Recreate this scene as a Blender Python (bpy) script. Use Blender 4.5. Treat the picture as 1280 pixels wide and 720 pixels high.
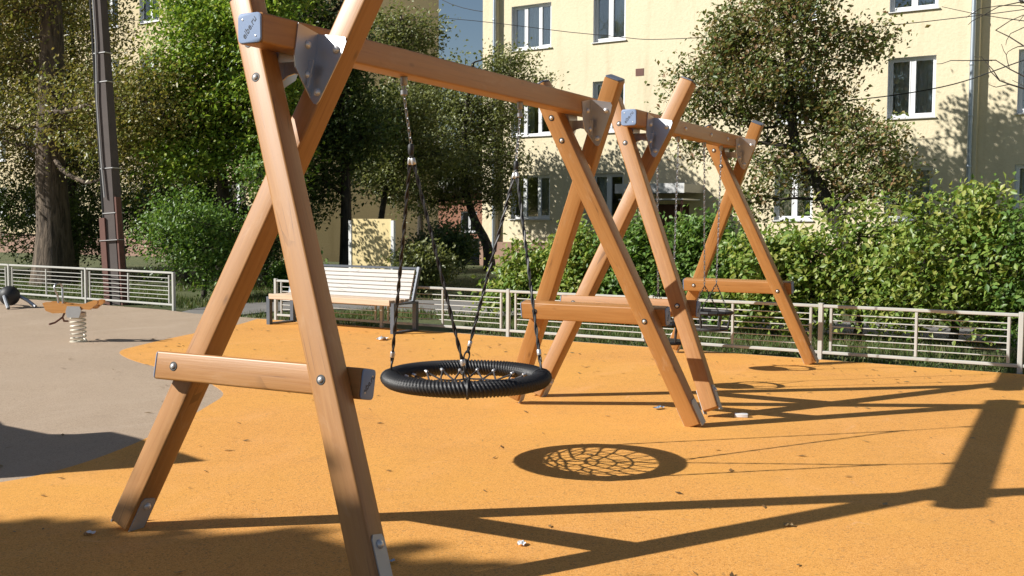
import bpy, bmesh, math, random
import numpy as np
from mathutils import Matrix, Vector
for o in list(bpy.data.objects): bpy.data.objects.remove(o)
sc = bpy.context.scene
COL = sc.collection
PI = math.pi
R = math.radians

# ------------------------------------------------------------------ camera, sky, sun, exposure
CAM = Vector((3.1978, -3.324, 1.4918)); YAW, PITCH, ROLL, FPX = -0.4856, -0.0636, 0.0054, 1333.7
F_ = Vector((math.sin(YAW)*math.cos(PITCH), math.cos(YAW)*math.cos(PITCH), math.sin(PITCH)))
R_ = Vector((math.cos(YAW), -math.sin(YAW), 0)); U_ = R_.cross(F_)
R_, U_ = R_*math.cos(ROLL)+U_*math.sin(ROLL), U_*math.cos(ROLL)-R_*math.sin(ROLL)
cd = bpy.data.cameras.new('camera'); cam = bpy.data.objects.new('camera', cd); COL.objects.link(cam)
cam.matrix_world = Matrix(((R_.x, U_.x, -F_.x, CAM.x), (R_.y, U_.y, -F_.y, CAM.y), (R_.z, U_.z, -F_.z, CAM.z), (0, 0, 0, 1)))
cd.sensor_fit = 'HORIZONTAL'; cd.sensor_width = 36; cd.lens = FPX/1280*36; cd.clip_start = .05; cd.clip_end = 2000
sc.camera = cam
SUN = Vector((1.17, 1.02, -1.0)).normalized()          # direction the light travels
w = bpy.data.worlds.new("World"); sc.world = w; w.use_nodes = True
nt = w.node_tree; bg = nt.nodes['Background']
sky = nt.nodes.new('ShaderNodeTexSky'); sky.sky_type = 'NISHITA'; sky.sun_disc = False
sky.sun_elevation = math.asin(-SUN.z); sky.sun_rotation = math.atan2(-SUN.x, -SUN.y)
sky.air_density = 1.0; sky.dust_density = .4; sky.ozone_density = 1.0
nt.links.new(sky.outputs[0], bg.inputs[0]); bg.inputs[1].default_value = 0.05
sd = bpy.data.lights.new('sun', 'SUN'); sd.energy = 5.0; sd.angle = R(.53); sd.color = (1, .965, .90)
so = bpy.data.objects.new('sun', sd); COL.objects.link(so)
so.rotation_euler = SUN.to_track_quat('-Z', 'Y').to_euler(); so.location = (-20, -20, 30)
sc.view_settings.view_transform = 'Standard'; sc.view_settings.look = 'None'
sc.view_settings.exposure = 0.5; sc.view_settings.gamma = 1; sc.view_settings.use_curve_mapping = False
sc.render.resolution_x, sc.render.resolution_y = 1024, 576

# ------------------------------------------------------------------ helpers
WM = {}
def reg(o, M): WM[o.name] = M
def empty(name, M):
    o = bpy.data.objects.new(name, None); COL.objects.link(o); o.empty_display_size = .1
    o.matrix_world = M; reg(o, M.copy()); return o
def T(x, y, z): return Matrix.Translation((x, y, z))
def RZ(a): return Matrix.Rotation(a, 4, 'Z')
def tag(o, label, cat, group=None):
    o['label'] = label; o['category'] = cat
    if group: o['group'] = group
    return o
def struct(o): o['kind'] = 'structure'; return o
class MB:
    def __init__(s): s.v = []; s.f = []
    def add(s, vs, fs, M=None):
        n = len(s.v)
        if M is not None: vs = [tuple(M @ Vector(v)) for v in vs]
        s.v += [tuple(v) for v in vs]; s.f += [tuple(i+n for i in f) for f in fs]; return s
    def box(s, x0, x1, y0, y1, z0, z1, M=None):
        return s.add([(x0,y0,z0),(x1,y0,z0),(x1,y1,z0),(x0,y1,z0),(x0,y0,z1),(x1,y0,z1),(x1,y1,z1),(x0,y1,z1)],
            [(0,3,2,1),(4,5,6,7),(0,1,5,4),(1,2,6,5),(2,3,7,6),(3,0,4,7)], M)
    def rbox(s, w, d, z0, z1, r=.012, n=2, M=None, e=0):
        """rounded-rectangle section (w along x, d along y) run along z, ends eased by e"""
        p = []
        for cx, cy, a0 in ((1,1,0),(-1,1,90),(-1,-1,180),(1,-1,270)):
            for k in range(n+1):
                a = R(a0+90*k/n); p.append((cx*(w/2-r)+r*math.cos(a), cy*(d/2-r)+r*math.sin(a)))
        m = len(p); e = e or r*.5
        lv = [(z0, 1-2*e/min(w,d)), (z0+e, 1), (z1-e, 1), (z1, 1-2*e/min(w,d))]
        vs = [(x*q, y*q, z) for z, q in lv for x, y in p]
        fs = [tuple(range(m-1, -1, -1)), tuple(range(3*m, 4*m))]
        for L in range(3):
            for i in range(m):
                j = (i+1) % m; fs.append((L*m+i, L*m+j, (L+1)*m+j, (L+1)*m+i))
        return s.add(vs, fs, M)
    def prism(s, pts, y0, y1, M=None):
        """polygon in x,z extruded along y"""
        n = len(pts); vs = [(x, y0, z) for x, z in pts]+[(x, y1, z) for x, z in pts]
        fs = [tuple(range(n)), tuple(range(2*n-1, n-1, -1))]+[((i+1) % n, i, n+i, n+(i+1) % n) for i in range(n)]
        return s.add(vs, fs, M)
    def tube(s, pts, rad, n=8, closed=False, M=None, cap=True):
        P = [Vector(p) for p in pts]; m = len(P); rr = rad if hasattr(rad, '__len__') else [rad]*m
        up = Vector((0, 0, 1)); vs = []; prev = None
        for i in range(m):
            if closed: t = P[(i+1) % m]-P[i-1]
            else: t = P[min(i+1, m-1)]-P[max(i-1, 0)]
            t.normalize()
            if prev is None:
                a = t.cross(up)
                if a.length < .05: a = t.cross(Vector((1, 0, 0)))
            else: a = prev-t*prev.dot(t)
            a.normalize(); prev = a; b = t.cross(a)
            for k in range(n):
                an = 2*PI*k/n; vs.append(tuple(P[i]+(a*math.cos(an)+b*math.sin(an))*rr[i]))
        fs = []
        for i in range(m if closed else m-1):
            for k in range(n):
                j = (i+1) % m; fs.append((i*n+k, i*n+(k+1) % n, j*n+(k+1) % n, j*n+k))
        if cap and not closed: fs += [tuple(range(n-1, -1, -1)), tuple(range((m-1)*n, m*n))]
        return s.add(vs, fs, M)
    def lathe(s, prof, n=16, M=None):
        """prof: (r,z)"""
        vs = []; m = len(prof)
        for r, z in prof:
            for k in range(n): a = 2*PI*k/n; vs.append((r*math.cos(a), r*math.sin(a), z))
        fs = [(i*n+k, i*n+(k+1) % n, (i+1)*n+(k+1) % n, (i+1)*n+k) for i in range(m-1) for k in range(n)]
        if prof[0][0] > 1e-5: fs.append(tuple(range(n-1, -1, -1)))
        if prof[-1][0] > 1e-5: fs.append(tuple(range((m-1)*n, m*n)))
        return s.add(vs, fs, M)
    def torus(s, Rr, r, n=12, m=6, sx=1, sy=1, M=None):
        vs = []
        for i in range(n):
            a = 2*PI*i/n
            for k in range(m):
                b = 2*PI*k/m; q = Rr+r*math.cos(b)
                vs.append((q*math.cos(a)*sx, q*math.sin(a)*sy, r*math.sin(b)))
        fs = [(i*m+k, ((i+1) % n)*m+k, ((i+1) % n)*m+(k+1) % m, i*m+(k+1) % m) for i in range(n) for k in range(m)]
        return s.add(vs, fs, M)
    def mesh(s, name, mat, smooth=False):
        me = bpy.data.meshes.new(name); me.from_pydata(s.v, [], s.f); me.update()
        bm = bmesh.new(); bm.from_mesh(me); bmesh.ops.recalc_face_normals(bm, faces=bm.faces); bm.to_mesh(me); bm.free()
        me.materials.append(mat)
        if smooth:
            me.polygons.foreach_set('use_smooth', [True]*len(me.polygons))
            if smooth != 'all': me.set_sharp_from_angle(angle=R(40))
        return me
    def build(s, name, mat, parent=None, M=None, smooth=False):
        return place(name, s.mesh(name, mat, smooth), parent, M)
def place(name, me, parent=None, M=None):
    o = bpy.data.objects.new(name, me); COL.objects.link(o); M = M or Matrix.Identity(4)
    if parent is not None:
        o.parent = parent; o.matrix_local = M; reg(o, WM[parent.name] @ M)
    else: o.matrix_world = M; reg(o, M.copy())
    return o
def axisM(p0, p1, xhint=(1, 0, 0)):
    """matrix whose local z runs p0->p1"""
    p0 = Vector(p0); z = (Vector(p1)-p0).normalized(); x = Vector(xhint); x = (x-z*x.dot(z)).normalized(); y = z.cross(x)
    return Matrix(((x.x, y.x, z.x, p0.x), (x.y, y.y, z.y, p0.y), (x.z, y.z, z.z, p0.z), (0, 0, 0, 1)))
def npmesh(name, V, F, mat, smooth=False):
    """V (n,3), F (m,k) uniform polygons"""
    me = bpy.data.meshes.new(name); k = F.shape[1]
    me.vertices.add(len(V)); me.vertices.foreach_set('co', np.ascontiguousarray(V, np.float32).ravel())
    me.loops.add(F.size); me.loops.foreach_set('vertex_index', np.ascontiguousarray(F, np.int32).ravel())
    me.polygons.add(len(F)); me.polygons.foreach_set('loop_start', np.arange(0, F.size, k, dtype=np.int32))
    me.polygons.foreach_set('loop_total', np.full(len(F), k, np.int32))
    me.update(calc_edges=True); me.materials.append(mat)
    if smooth: me.polygons.foreach_set('use_smooth', np.ones(len(F), bool))
    return me

# ------------------------------------------------------------------ materials
def newmat(name):
    m = bpy.data.materials.new(name); m.use_nodes = True; t = m.node_tree
    return m, t, t.nodes['Principled BSDF'], t.nodes.new, t.links.new
def noise(t, vec, scale, detail=4, rough=.55, dist=0):
    n = t.nodes.new('ShaderNodeTexNoise'); n.inputs['Scale'].default_value = scale; n.inputs['Detail'].default_value = detail
    n.inputs['Roughness'].default_value = rough; n.inputs['Distortion'].default_value = dist
    if vec is not None: t.links.new(vec, n.inputs['Vector'])
    return n.outputs['Fac']
def ramp(t, fac, stops):
    n = t.nodes.new('ShaderNodeValToRGB'); e = n.color_ramp.elements
    while len(e) < len(stops): e.new(.5)
    for el, (p, c) in zip(e, stops): el.position = p; el.color = (*c, 1)
    t.links.new(fac, n.inputs[0]); return n.outputs[0]
def mixc(t, fac, a, b, mode='MIX'):
    n = t.nodes.new('ShaderNodeMix'); n.data_type = 'RGBA'; n.blend_type = mode
    for s, x in ((n.inputs['Factor'], fac), (n.inputs['A'], a), (n.inputs['B'], b)):
        if isinstance(x, (int, float)): s.default_value = x
        elif isinstance(x, tuple): s.default_value = (*x, 1)
        else: t.links.new(x, s)
    return n.outputs['Result']
def math_(t, op, a, b=None, clamp=False):
    n = t.nodes.new('ShaderNodeMath'); n.operation = op; n.use_clamp = clamp
    for s, x in zip(n.inputs, (a, b)):
        if x is None: continue
        if isinstance(x, (int, float)): s.default_value = x
        else: t.links.new(x, s)
    return n.outputs[0]
def bump(t, h, strength, dist=.01, bs=None):
    n = t.nodes.new('ShaderNodeBump'); n.inputs['Strength'].default_value = strength; n.inputs['Distance'].default_value = dist
    t.links.new(h, n.inputs['Height']); t.links.new(n.outputs[0], bs.inputs['Normal'])
def coords(t, which='Object', scale=(1, 1, 1), rnd=False):
    c = t.nodes.new('ShaderNodeTexCoord'); mp = t.nodes.new('ShaderNodeMapping'); mp.inputs['Scale'].default_value = scale
    src = c.outputs[which]
    if rnd:
        oi = t.nodes.new('ShaderNodeObjectInfo'); va = t.nodes.new('ShaderNodeVectorMath'); va.operation = 'ADD'
        sc_ = math_(t, 'MULTIPLY', oi.outputs['Random'], 37.0); t.links.new(src, va.inputs[0]); t.links.new(sc_, va.inputs[1]); src = va.outputs[0]
    t.links.new(src, mp.inputs['Vector']); return mp.outputs[0]
def flat(name, col, rough=.5, metal=0, var=.12, scale=6, bmp=.0, spec=.5):
    m, t, b, nn, ln = newmat(name); v = coords(t, rnd=True)
    n = noise(t, v, scale, 5)
    ln(mixc(t, n, tuple(c*(1-var) for c in col), tuple(min(1, c*(1+var)) for c in col)), b.inputs['Base Color'])
    b.inputs['Roughness'].default_value = rough; b.inputs['Metallic'].default_value = metal; b.inputs['Specular IOR Level'].default_value = spec
    if bmp: bump(t, noise(t, v, scale*12, 3), bmp, .004, b)
    return m
def wood(name, a, b_, rough=.38, coat=.25, along=(14, 14, .7), wear=.3, wearcol=(.62, .47, .33)):
    m, t, b, nn, ln = newmat(name); v = coords(t, scale=along, rnd=True)
    g = noise(t, v, 3.2, 6, .6, .6); fine = noise(t, coords(t, scale=(90, 90, 1.5), rnd=True), 2, 3)
    c = ramp(t, g, [(.28, a), (.5, tuple((x+y)/2 for x, y in zip(a, b_))), (.72, b_)])
    c = mixc(t, math_(t, 'MULTIPLY', fine, .18), c, tuple(x*.55 for x in a))
    iso = coords(t, scale=(1, 1, 1), rnd=True)
    k = noise(t, coords(t, scale=(1, 1, .33), rnd=True), 9, 7, .7, 1.5)
    k2 = noise(t, iso, 2.2, 3)
    wr = math_(t, 'MULTIPLY', math_(t, 'MULTIPLY', math_(t, 'SUBTRACT', k, .54, True), 5, True), math_(t, 'MULTIPLY', math_(t, 'SUBTRACT', k2, .42, True), 4, True))
    c = mixc(t, math_(t, 'MULTIPLY', wr, wear), c, wearcol)
    cr = nn('ShaderNodeTexVoronoi'); cr.feature = 'DISTANCE_TO_EDGE'; ln(coords(t, scale=(along[0]*1.3, along[1]*1.3, along[2]*1.3), rnd=True), cr.inputs['Vector']); cr.inputs['Scale'].default_value = .8
    ck = math_(t, 'MULTIPLY', math_(t, 'LESS_THAN', cr.outputs['Distance'], .016), math_(t, 'MULTIPLY', math_(t, 'SUBTRACT', noise(t, iso, 3.5, 4), .53, True), 8, True))
    c = mixc(t, math_(t, 'MULTIPLY', ck, .55), c, tuple(x*.3 for x in a))
    kn = nn('ShaderNodeTexVoronoi'); ln(coords(t, scale=(3.4, 3.4, 1.5), rnd=True), kn.inputs['Vector']); kn.inputs['Scale'].default_value = 1.6
    kk = math_(t, 'MULTIPLY', math_(t, 'SUBTRACT', .085, kn.outputs['Distance'], True), 9, True)
    c = mixc(t, kk, c, tuple(x*.35 for x in a))
    ln(c, b.inputs['Base Color'])
    ln(math_(t, 'ADD', math_(t, 'MULTIPLY', g, .2), rough-.08), b.inputs['Roughness'])
    b.inputs['Coat Weight'].default_value = coat; b.inputs['Coat Roughness'].default_value = .3
    bump(t, math_(t, 'ADD', g, math_(t, 'MULTIPLY', fine, .5)), .12, .006, b); return m
def bark_mat(name, a, b_):
    m, t, b, nn, ln = newmat(name); v = coords(t, scale=(1, 1, .16), rnd=True); n = noise(t, v, 13, 7, .65, .8); n2 = noise(t, coords(t, rnd=True), 1.5, 3)
    c = ramp(t, n, [(.38, b_), (.62, a)]); ln(mixc(t, math_(t, 'MULTIPLY', n2, .35), c, (.06, .055, .035)), b.inputs['Base Color'])
    b.inputs['Roughness'].default_value = .95; bump(t, n, .9, .06, b); return m
M = {}
M['wood'] = wood('glazed_timber', (.33, .142, .036), (.43, .205, .060), rough=.46, coat=.14, wear=.4)
M['wood_toy'] = wood('toy_timber', (.44, .19, .045), (.58, .28, .08), along=(.7, 14, 14))
M['cap_dark'] = flat('cap_plastic', (.10, .12, .17), .45, .0, .1)
M['cap_blue'] = flat('cap_plate', (.23, .31, .47), .55, .0, .05, spec=.25)  # the plate's sky reflection is put into this blue base colour
M['steel'] = flat('galvanised_steel', (.46, .47, .49), .42, .85, .12, 18)
M['steel_b'] = flat('stainless_bracket', (.50, .50, .52), .38, .8, .1, 9)
M['bolt'] = flat('bolt_steel', (.66, .65, .64), .35, .45, .05)
M['plate'] = flat('grey_plate', (.46, .45, .44), .5, .3, .08)
M['washer'] = flat('washer_black', (.03, .03, .03), .6)
M['rope'] = None
M['black'] = flat('black_rubber', (.018, .018, .02), .55, 0, .3, 30, .2)
M['ferrule'] = flat('aluminium_ferrule', (.62, .62, .62), .4, .7)
M['chain'] = flat('chain_zinc', (.30, .30, .31), .42, .85, .2, 40)
M['fence'] = flat('fence_paint', (.44, .44, .41), .45, 0, .16, 5)
M['bench_metal'] = flat('bench_metal', (.10, .115, .14), .5, .2, .15, 8)
M['bench_back'] = wood('bench_back_wood', (.44, .42, .39), (.57, .545, .51), rough=.6, coat=0, along=(.7, 14, 14), wear=.1)
M['bench_seat'] = wood('bench_seat_wood', (.50, .36, .24), (.66, .50, .36), rough=.6, coat=0, along=(.7, 14, 14), wear=.2)
M['bark'] = bark_mat('bark', (.20, .15, .11), (.05, .036, .027))
M['bark_dark'] = bark_mat('bark_dark', (.075, .06, .05), (.025, .02, .016))
M['pvc'] = flat('white_pvc', (.78, .79, .80), .35, 0, .03)
M['reveal'] = flat('window_reveal', (.70, .71, .72), .7, 0, .06)
M['sill'] = flat('sill_metal', (.62, .62, .62), .45, .3, .06)
M['curtain'] = flat('net_curtain', (.80, .80, .79), .9, 0, .15, 9)
M['room'] = flat('room_wall', (.34, .31, .27), .9)
M['plinth'] = flat('plinth_render', (.30, .19, .14), .9, 0, .25, 3, .4)
M['concrete'] = flat('concrete', (.40, .39, .37), .85, 0, .18, 4, .4)
M['kerb'] = flat('kerb_concrete', (.30, .28, .25), .9, 0, .3, 5, .4)
M['pole'] = flat('pole_concrete', (.088, .073, .068), .85, 0, .25, 5, .3)
M['rust'] = flat('rust_paint', (.13, .055, .04), .7, 0, .3, 8)
M['strap'] = flat('strap_band', (.42, .42, .42), .5, .5)
M['cable'] = flat('cable_black', (.02, .02, .02), .6)
M['zinc'] = flat('zinc_pipe', (.42, .47, .52), .4, .7, .08, 3)
M['board'] = wood('plywood', (.62, .48, .22), (.74, .62, .33), rough=.7, coat=0, along=(8, 8, .8), wear=.35, wearcol=(.42, .36, .24))
M['white_paint'] = flat('white_paint', (.70, .70, .68), .5, 0, .06)
M['car'] = flat('car_paint', (.03, .035, .045), .2, .3, .05)
M['paper'] = flat('paper', (.72, .72, .72), .8, 0, .15, 20)
M['bluewrap'] = flat('blue_wrapper', (.25, .38, .55), .4, 0, .3, 30)
M['brick_far'] = flat('far_brick', (.42, .20, .13), .9, 0, .2, 8)
M['roof'] = flat('roof_sheet', (.14, .13, .13), .6, .2, .1)
M['spring'] = flat('spring_paint', (.66, .62, .52), .4, .1, .08)
M['net'] = flat('net_rope', (.05, .045, .045), .7, 0, .4, 60, .3)
def rope_mat():
    m, t, b, nn, ln = newmat('black_rope'); v = coords(t, 'Object', (1, 1, 1)); n = noise(t, v, 220, 2)
    ln(ramp(t, n, [(.35, (.008, .008, .009)), (.7, (.032, .032, .034))]), b.inputs['Base Color'])
    b.inputs['Roughness'].default_value = .5; bump(t, n, .35, .003, b); return m
M['rope'] = rope_mat()
def rubber(name, base, speck, dark, dirt, yel):
    m, t, b, nn, ln = newmat(name); v = coords(t)
    g = nn('ShaderNodeTexVoronoi'); g.inputs['Scale'].default_value = 230; ln(v, g.inputs['Vector'])
    sep = nn('ShaderNodeSeparateColor'); ln(g.outputs['Color'], sep.inputs[0])
    c = ramp(t, sep.outputs[0], [(0, dark), (.10, tuple(x*.86 for x in base)), (.5, base), (.9, speck), (1, speck)])
    g2 = nn('ShaderNodeTexVoronoi'); g2.inputs['Scale'].default_value = 95; ln(v, g2.inputs['Vector'])
    sep2 = nn('ShaderNodeSeparateColor'); ln(g2.outputs['Color'], sep2.inputs[0])
    sp = math_(t, 'GREATER_THAN', sep2.outputs[1], .94)
    c = mixc(t, math_(t, 'MULTIPLY', sp, .42), c, dirt)
    big = noise(t, v, .8, 6, .6, .4); mid = noise(t, v, 4.5, 5, .65)
    st = math_(t, 'MULTIPLY', math_(t, 'SUBTRACT', big, .47, True), 3.0, True)
    c = mixc(t, math_(t, 'MULTIPLY', st, .30), c, tuple(x*.62+y*.15 for x, y in zip(base, dirt)))
    c = mixc(t, math_(t, 'MULTIPLY', math_(t, 'SUBTRACT', mid, .56, True), 1.1, True), c, dirt)
    pale = math_(t, 'MULTIPLY', math_(t, 'SUBTRACT', noise(t, v, 1.7, 4, .6), .55, True), 2.0, True)
    c = mixc(t, math_(t, 'MULTIPLY', pale, .3), c, tuple(min(.9, x*1.12+.05) for x in base))
    drift = noise(t, v, .33, 4, .55, .8)
    c = mixc(t, math_(t, 'MULTIPLY', math_(t, 'SUBTRACT', drift, .42, True), 3.2, True), c, mixc(t, .5, c, yel))
    fade = math_(t, 'MULTIPLY', math_(t, 'SUBTRACT', noise(t, coords(t, scale=(1, .55, 1)), 1.1, 7, .68, 1.2), .53, True), 4.5, True)
    c = mixc(t, math_(t, 'MULTIPLY', fade, .38), c, tuple(min(.9, x*1.05+.09) for x in base))
    sv = nn('ShaderNodeTexVoronoi'); sv.feature = 'DISTANCE_TO_EDGE'; sv.inputs['Scale'].default_value = .9; ln(coords(t, scale=(1, 2.3, 1)), sv.inputs['Vector'])
    scuff = math_(t, 'MULTIPLY', math_(t, 'LESS_THAN', sv.outputs['Distance'], .008), math_(t, 'MULTIPLY', math_(t, 'SUBTRACT', noise(t, v, 3.1, 5, .7), .54, True), 5, True))
    c = mixc(t, math_(t, 'MULTIPLY', scuff, .6), c, tuple(min(.9, x*.9+.16) for x in base))
    blot = math_(t, 'MULTIPLY', math_(t, 'SUBTRACT', noise(t, v, 11, 6, .75), .63, True), 6, True)
    c = mixc(t, math_(t, 'MULTIPLY', blot, .30), c, dirt)
    ln(c, b.inputs['Base Color']); b.inputs['Roughness'].default_value = .82; b.inputs['Specular IOR Level'].default_value = .3
    bump(t, g.outputs['Distance'], .35, .004, b); return m
M['orange'] = rubber('orange_rubber', (.70, .32, .072), (.80, .41, .12), (.36, .14, .028), (.26, .15, .07), (.80, .41, .07))
M['grey'] = rubber('tan_grey_rubber', (.41, .305, .215), (.49, .38, .275), (.15, .10, .07), (.18, .14, .11), (.45, .35, .26))
def ground_mat():
    m, t, b, nn, ln = newmat('soil_and_turf'); v = coords(t)
    n = noise(t, v, .7, 6, .6); n2 = noise(t, v, 7, 6, .7)
    c = ramp(t, n, [(.35, (.07, .10, .025)), (.55, (.10, .12, .035)), (.75, (.17, .125, .075))])
    c = mixc(t, math_(t, 'MULTIPLY', n2, .6), c, (.06, .055, .03)); ln(c, b.inputs['Base Color']); b.inputs['Roughness'].default_value = .95
    bump(t, n2, .6, .05, b); return m
M['ground'] = ground_mat()
def path_mat():
    m, t, b, nn, ln = newmat('worn_asphalt'); v = coords(t)
    n = noise(t, v, 1.2, 6, .65); n2 = noise(t, v, 60, 3)
    ln(mixc(t, math_(t, 'MULTIPLY', n2, .5), ramp(t, n, [(.3, (.16, .15, .14)), (.7, (.27, .255, .235))]), (.09, .085, .08)), b.inputs['Base Color'])
    b.inputs['Roughness'].default_value = .9; bump(t, n2, .4, .01, b); return m
M['path'] = path_mat()
def stucco(name, base, dark):
    m, t, b, nn, ln = newmat(name); v = coords(t)
    n = noise(t, v, .5, 5, .6); f = noise(t, v, 15, 5, .75); bl = noise(t, v, 9, 4, .75)
    c = ramp(t, n, [(.3, tuple(x*.93 for x in base)), (.7, base)])
    c = mixc(t, math_(t, 'MULTIPLY', math_(t, 'SUBTRACT', f, .5, True), 3.4, True), c, dark)
    st = noise(t, coords(t, scale=(1.4, 1, .18)), 1.6, 5, .6)
    c = mixc(t, math_(t, 'MULTIPLY', math_(t, 'SUBTRACT', st, .53, True), 2.2, True), c, tuple(x*.8 for x in dark))
    ln(c, b.inputs['Base Color']); b.inputs['Roughness'].default_value = .92
    bump(t, bl, .5, .03, b); return m
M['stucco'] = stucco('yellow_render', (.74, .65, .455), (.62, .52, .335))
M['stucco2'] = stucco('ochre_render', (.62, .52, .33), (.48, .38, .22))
def glass_mat():
    m, t, b, nn, ln = newmat('window_glass'); t.nodes.remove(b)
    fr = nn('ShaderNodeFresnel'); fr.inputs[0].default_value = 1.6; gl = nn('ShaderNodeBsdfGlossy'); gl.inputs['Roughness'].default_value = .02
    gl.inputs['Color'].default_value = (.9, .95, 1, 1)
    tr = nn('ShaderNodeBsdfTransparent'); tr.inputs[0].default_value = (.92, .95, .95, 1); mx = nn('ShaderNodeMixShader')
    v = coords(t); bp = nn('ShaderNodeBump'); bp.inputs['Strength'].default_value = .06; bp.inputs['Distance'].default_value = .05
    ln(noise(t, v, 1.5, 2), bp.inputs['Height']); ln(bp.outputs[0], gl.inputs['Normal'])
    ln(math_(t, 'ADD', fr.outputs[0], .08, True), mx.inputs[0]); ln(tr.outputs[0], mx.inputs[1]); ln(gl.outputs[0], mx.inputs[2])
    ln(mx.outputs[0], t.nodes['Material Output'].inputs[0]); return m
M['glass'] = glass_mat()
def leafmat(name, cols, trans=.35, rough=.5):
    m, t, b, nn, ln = newmat(name); g = nn('ShaderNodeNewGeometry')
    k = len(cols); c = ramp(t, g.outputs['Random Per Island'], [(i/max(1, k-1), col) for i, col in enumerate(cols)])
    b.inputs['Roughness'].default_value = rough; b.inputs['Specular IOR Level'].default_value = .4
    ln(c, b.inputs['Base Color']); tb = nn('ShaderNodeBsdfTranslucent'); ln(mixc(t, 1.0, c, (1.0, 1.0, .55), 'MULTIPLY'), tb.inputs[0])
    mx = nn('ShaderNodeMixShader'); mx.inputs[0].default_value = trans
    ln(b.outputs[0], mx.inputs[1]); ln(tb.outputs[0], mx.inputs[2]); ln(mx.outputs[0], t.nodes['Material Output'].inputs[0]); return m
LF = {
 'autumn': leafmat('leaf_autumn', [(.12, .15, .045), (.22, .21, .065), (.33, .27, .09), (.20, .25, .06), (.38, .29, .11)], .35, .4),
 'green': leafmat('leaf_green', [(.10, .19, .035), (.19, .31, .05), (.29, .41, .07), (.40, .45, .085)], .42, .4),
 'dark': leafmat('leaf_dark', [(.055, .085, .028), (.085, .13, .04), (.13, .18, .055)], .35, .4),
 'olive': leafmat('leaf_olive', [(.11, .135, .048), (.18, .21, .075), (.26, .28, .11), (.17, .18, .065)], .35, .4),
 'apple': leafmat('leaf_apple', [(.07, .11, .032), (.13, .175, .05), (.20, .23, .075), (.25, .22, .08), (.28, .15, .08)], .35, .4),
 'hedge': leafmat('leaf_hedge', [(.10, .18, .035), (.20, .31, .06), (.29, .38, .08), (.40, .41, .11), (.14, .25, .05)], .4, .4),
 'hedge2': leafmat('leaf_hedge_deep', [(.08, .17, .035), (.14, .25, .05), (.21, .31, .07)], .38, .42),
 'grass': leafmat('grass_blade', [(.06, .11, .02), (.09, .15, .03), (.14, .17, .05), (.18, .15, .07)], .3),
 'dry': leafmat('fallen_leaf', [(.20, .11, .04), (.12, .07, .03), (.28, .19, .08), (.10, .06, .03)], .1),
 'redtree': leafmat('leaf_red', [(.10, .08, .03), (.16, .08, .035), (.20, .12, .04), (.08, .09, .03)]),
}

# ------------------------------------------------------------------ ground, rubber surfaces, path
def fence_y(x): return 8.50-.064*x
def terrain():
    xs = np.concatenate([np.linspace(-400, -60, 8), np.linspace(-55, 40, 60), np.linspace(50, 400, 8)])
    ys = np.concatenate([np.linspace(-400, -30, 7), np.linspace(-25, 70, 60), np.linspace(80, 400, 8)])
    X, Y = np.meshgrid(xs, ys); t = np.clip((Y-27)/9, 0, 1); t2 = np.clip((-10-X)/8, 0, 1); Z = -.03-.8*t*t*(3-2*t)*t2
    V = np.stack([X, Y, Z], -1).reshape(-1, 3); n = len(xs); i, j = np.meshgrid(np.arange(len(ys)-1), np.arange(n-1), indexing='ij')
    a = (i*n+j).ravel(); Fq = np.stack([a, a+1, a+n+1, a+n], -1)
    o = place('ground', npmesh('ground', V, Fq, M['ground'], True)); struct(o)
terrain()
def sheet(name, pts, z, mat, th=.02):
    me = bpy.data.meshes.new(name); bm = bmesh.new(); vs = [bm.verts.new((x, y, z)) for x, y in pts]; f = bm.faces.new(vs)
    if f.normal.z < 0: f.normal_flip()
    bm.normal_update()
    r = bmesh.ops.extrude_face_region(bm, geom=[f]); 
    for g in r['geom']:
        if isinstance(g, bmesh.types.BMVert): g.co.z += 0
    for v in vs: v.co.z -= th
    bmesh.ops.recalc_face_normals(bm, faces=bm.faces); bm.to_mesh(me); bm.free(); me.materials.append(mat)
    o = place(name, me); struct(o); return o
def smooth_curve(P, n=6):
    out = []
    for i in range(len(P)-1):
        p0 = P[max(i-1, 0)]; p1 = P[i]; p2 = P[i+1]; p3 = P[min(i+2, len(P)-1)]
        for k in range(n):
            t = k/n
            out.append(tuple(.5*((2*b)+(-a+c)*t+(2*a-5*b+4*c-d)*t*t+(-a+3*b-3*c+d)*t**3) for a, b, c, d in zip(p0, p1, p2, p3)))
    return out+[P[-1]]
FB = .07
sheet('grey_rubber_surface', [(-40, 12.2), (-14.6, 9.85), (-9.9, 9.38), (-9.0, 9.10), (8, fence_y(8)-FB), (14, fence_y(14)-FB), (14, -20), (-40, -20)], 0, M['grey'])
edge = [(-7.55, fence_y(-7.5)-FB-.004), (-7.40, 8.6), (-7.11, 7.89), (-6.82, 6.74), (-6.46, 5.64), (-6.19, 5.1), (-5.55, 4.68), (-4.84, 4.39), (-4.06, 4.09), (-3.45, 3.72), (-3.11, 3.42), (-2.85, 2.96), (-2.60, 2.46), (-2.25, 1.65), (-2.07, .95), (-2.15, .45), (-2.6, -.6), (-3.4, -2), (-3.5, -4), (-2.5, -7), (-1, -9)]
sheet('orange_rubber_surface', smooth_curve(edge)+[(6, -10), (13.9, -6), (13.9, fence_y(13.9)-FB-.004)], .004, M['orange'], .003)
pa = smooth_curve([(14, 10.4), (6, 10.95), (0, 11.35), (-4, 11.5), (-7, 11.35), (-8.2, 10.4), (-8.3, 9.2)])
pb = smooth_curve([(-9.5, 9.35), (-9.9, 10.6), (-9.4, 12.4), (-7.5, 13.5), (-4, 13.7), (0, 13.2), (6, 12.8), (14, 12.3)])
sheet('footpath', pa+pb, -.008, M['path'])
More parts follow.
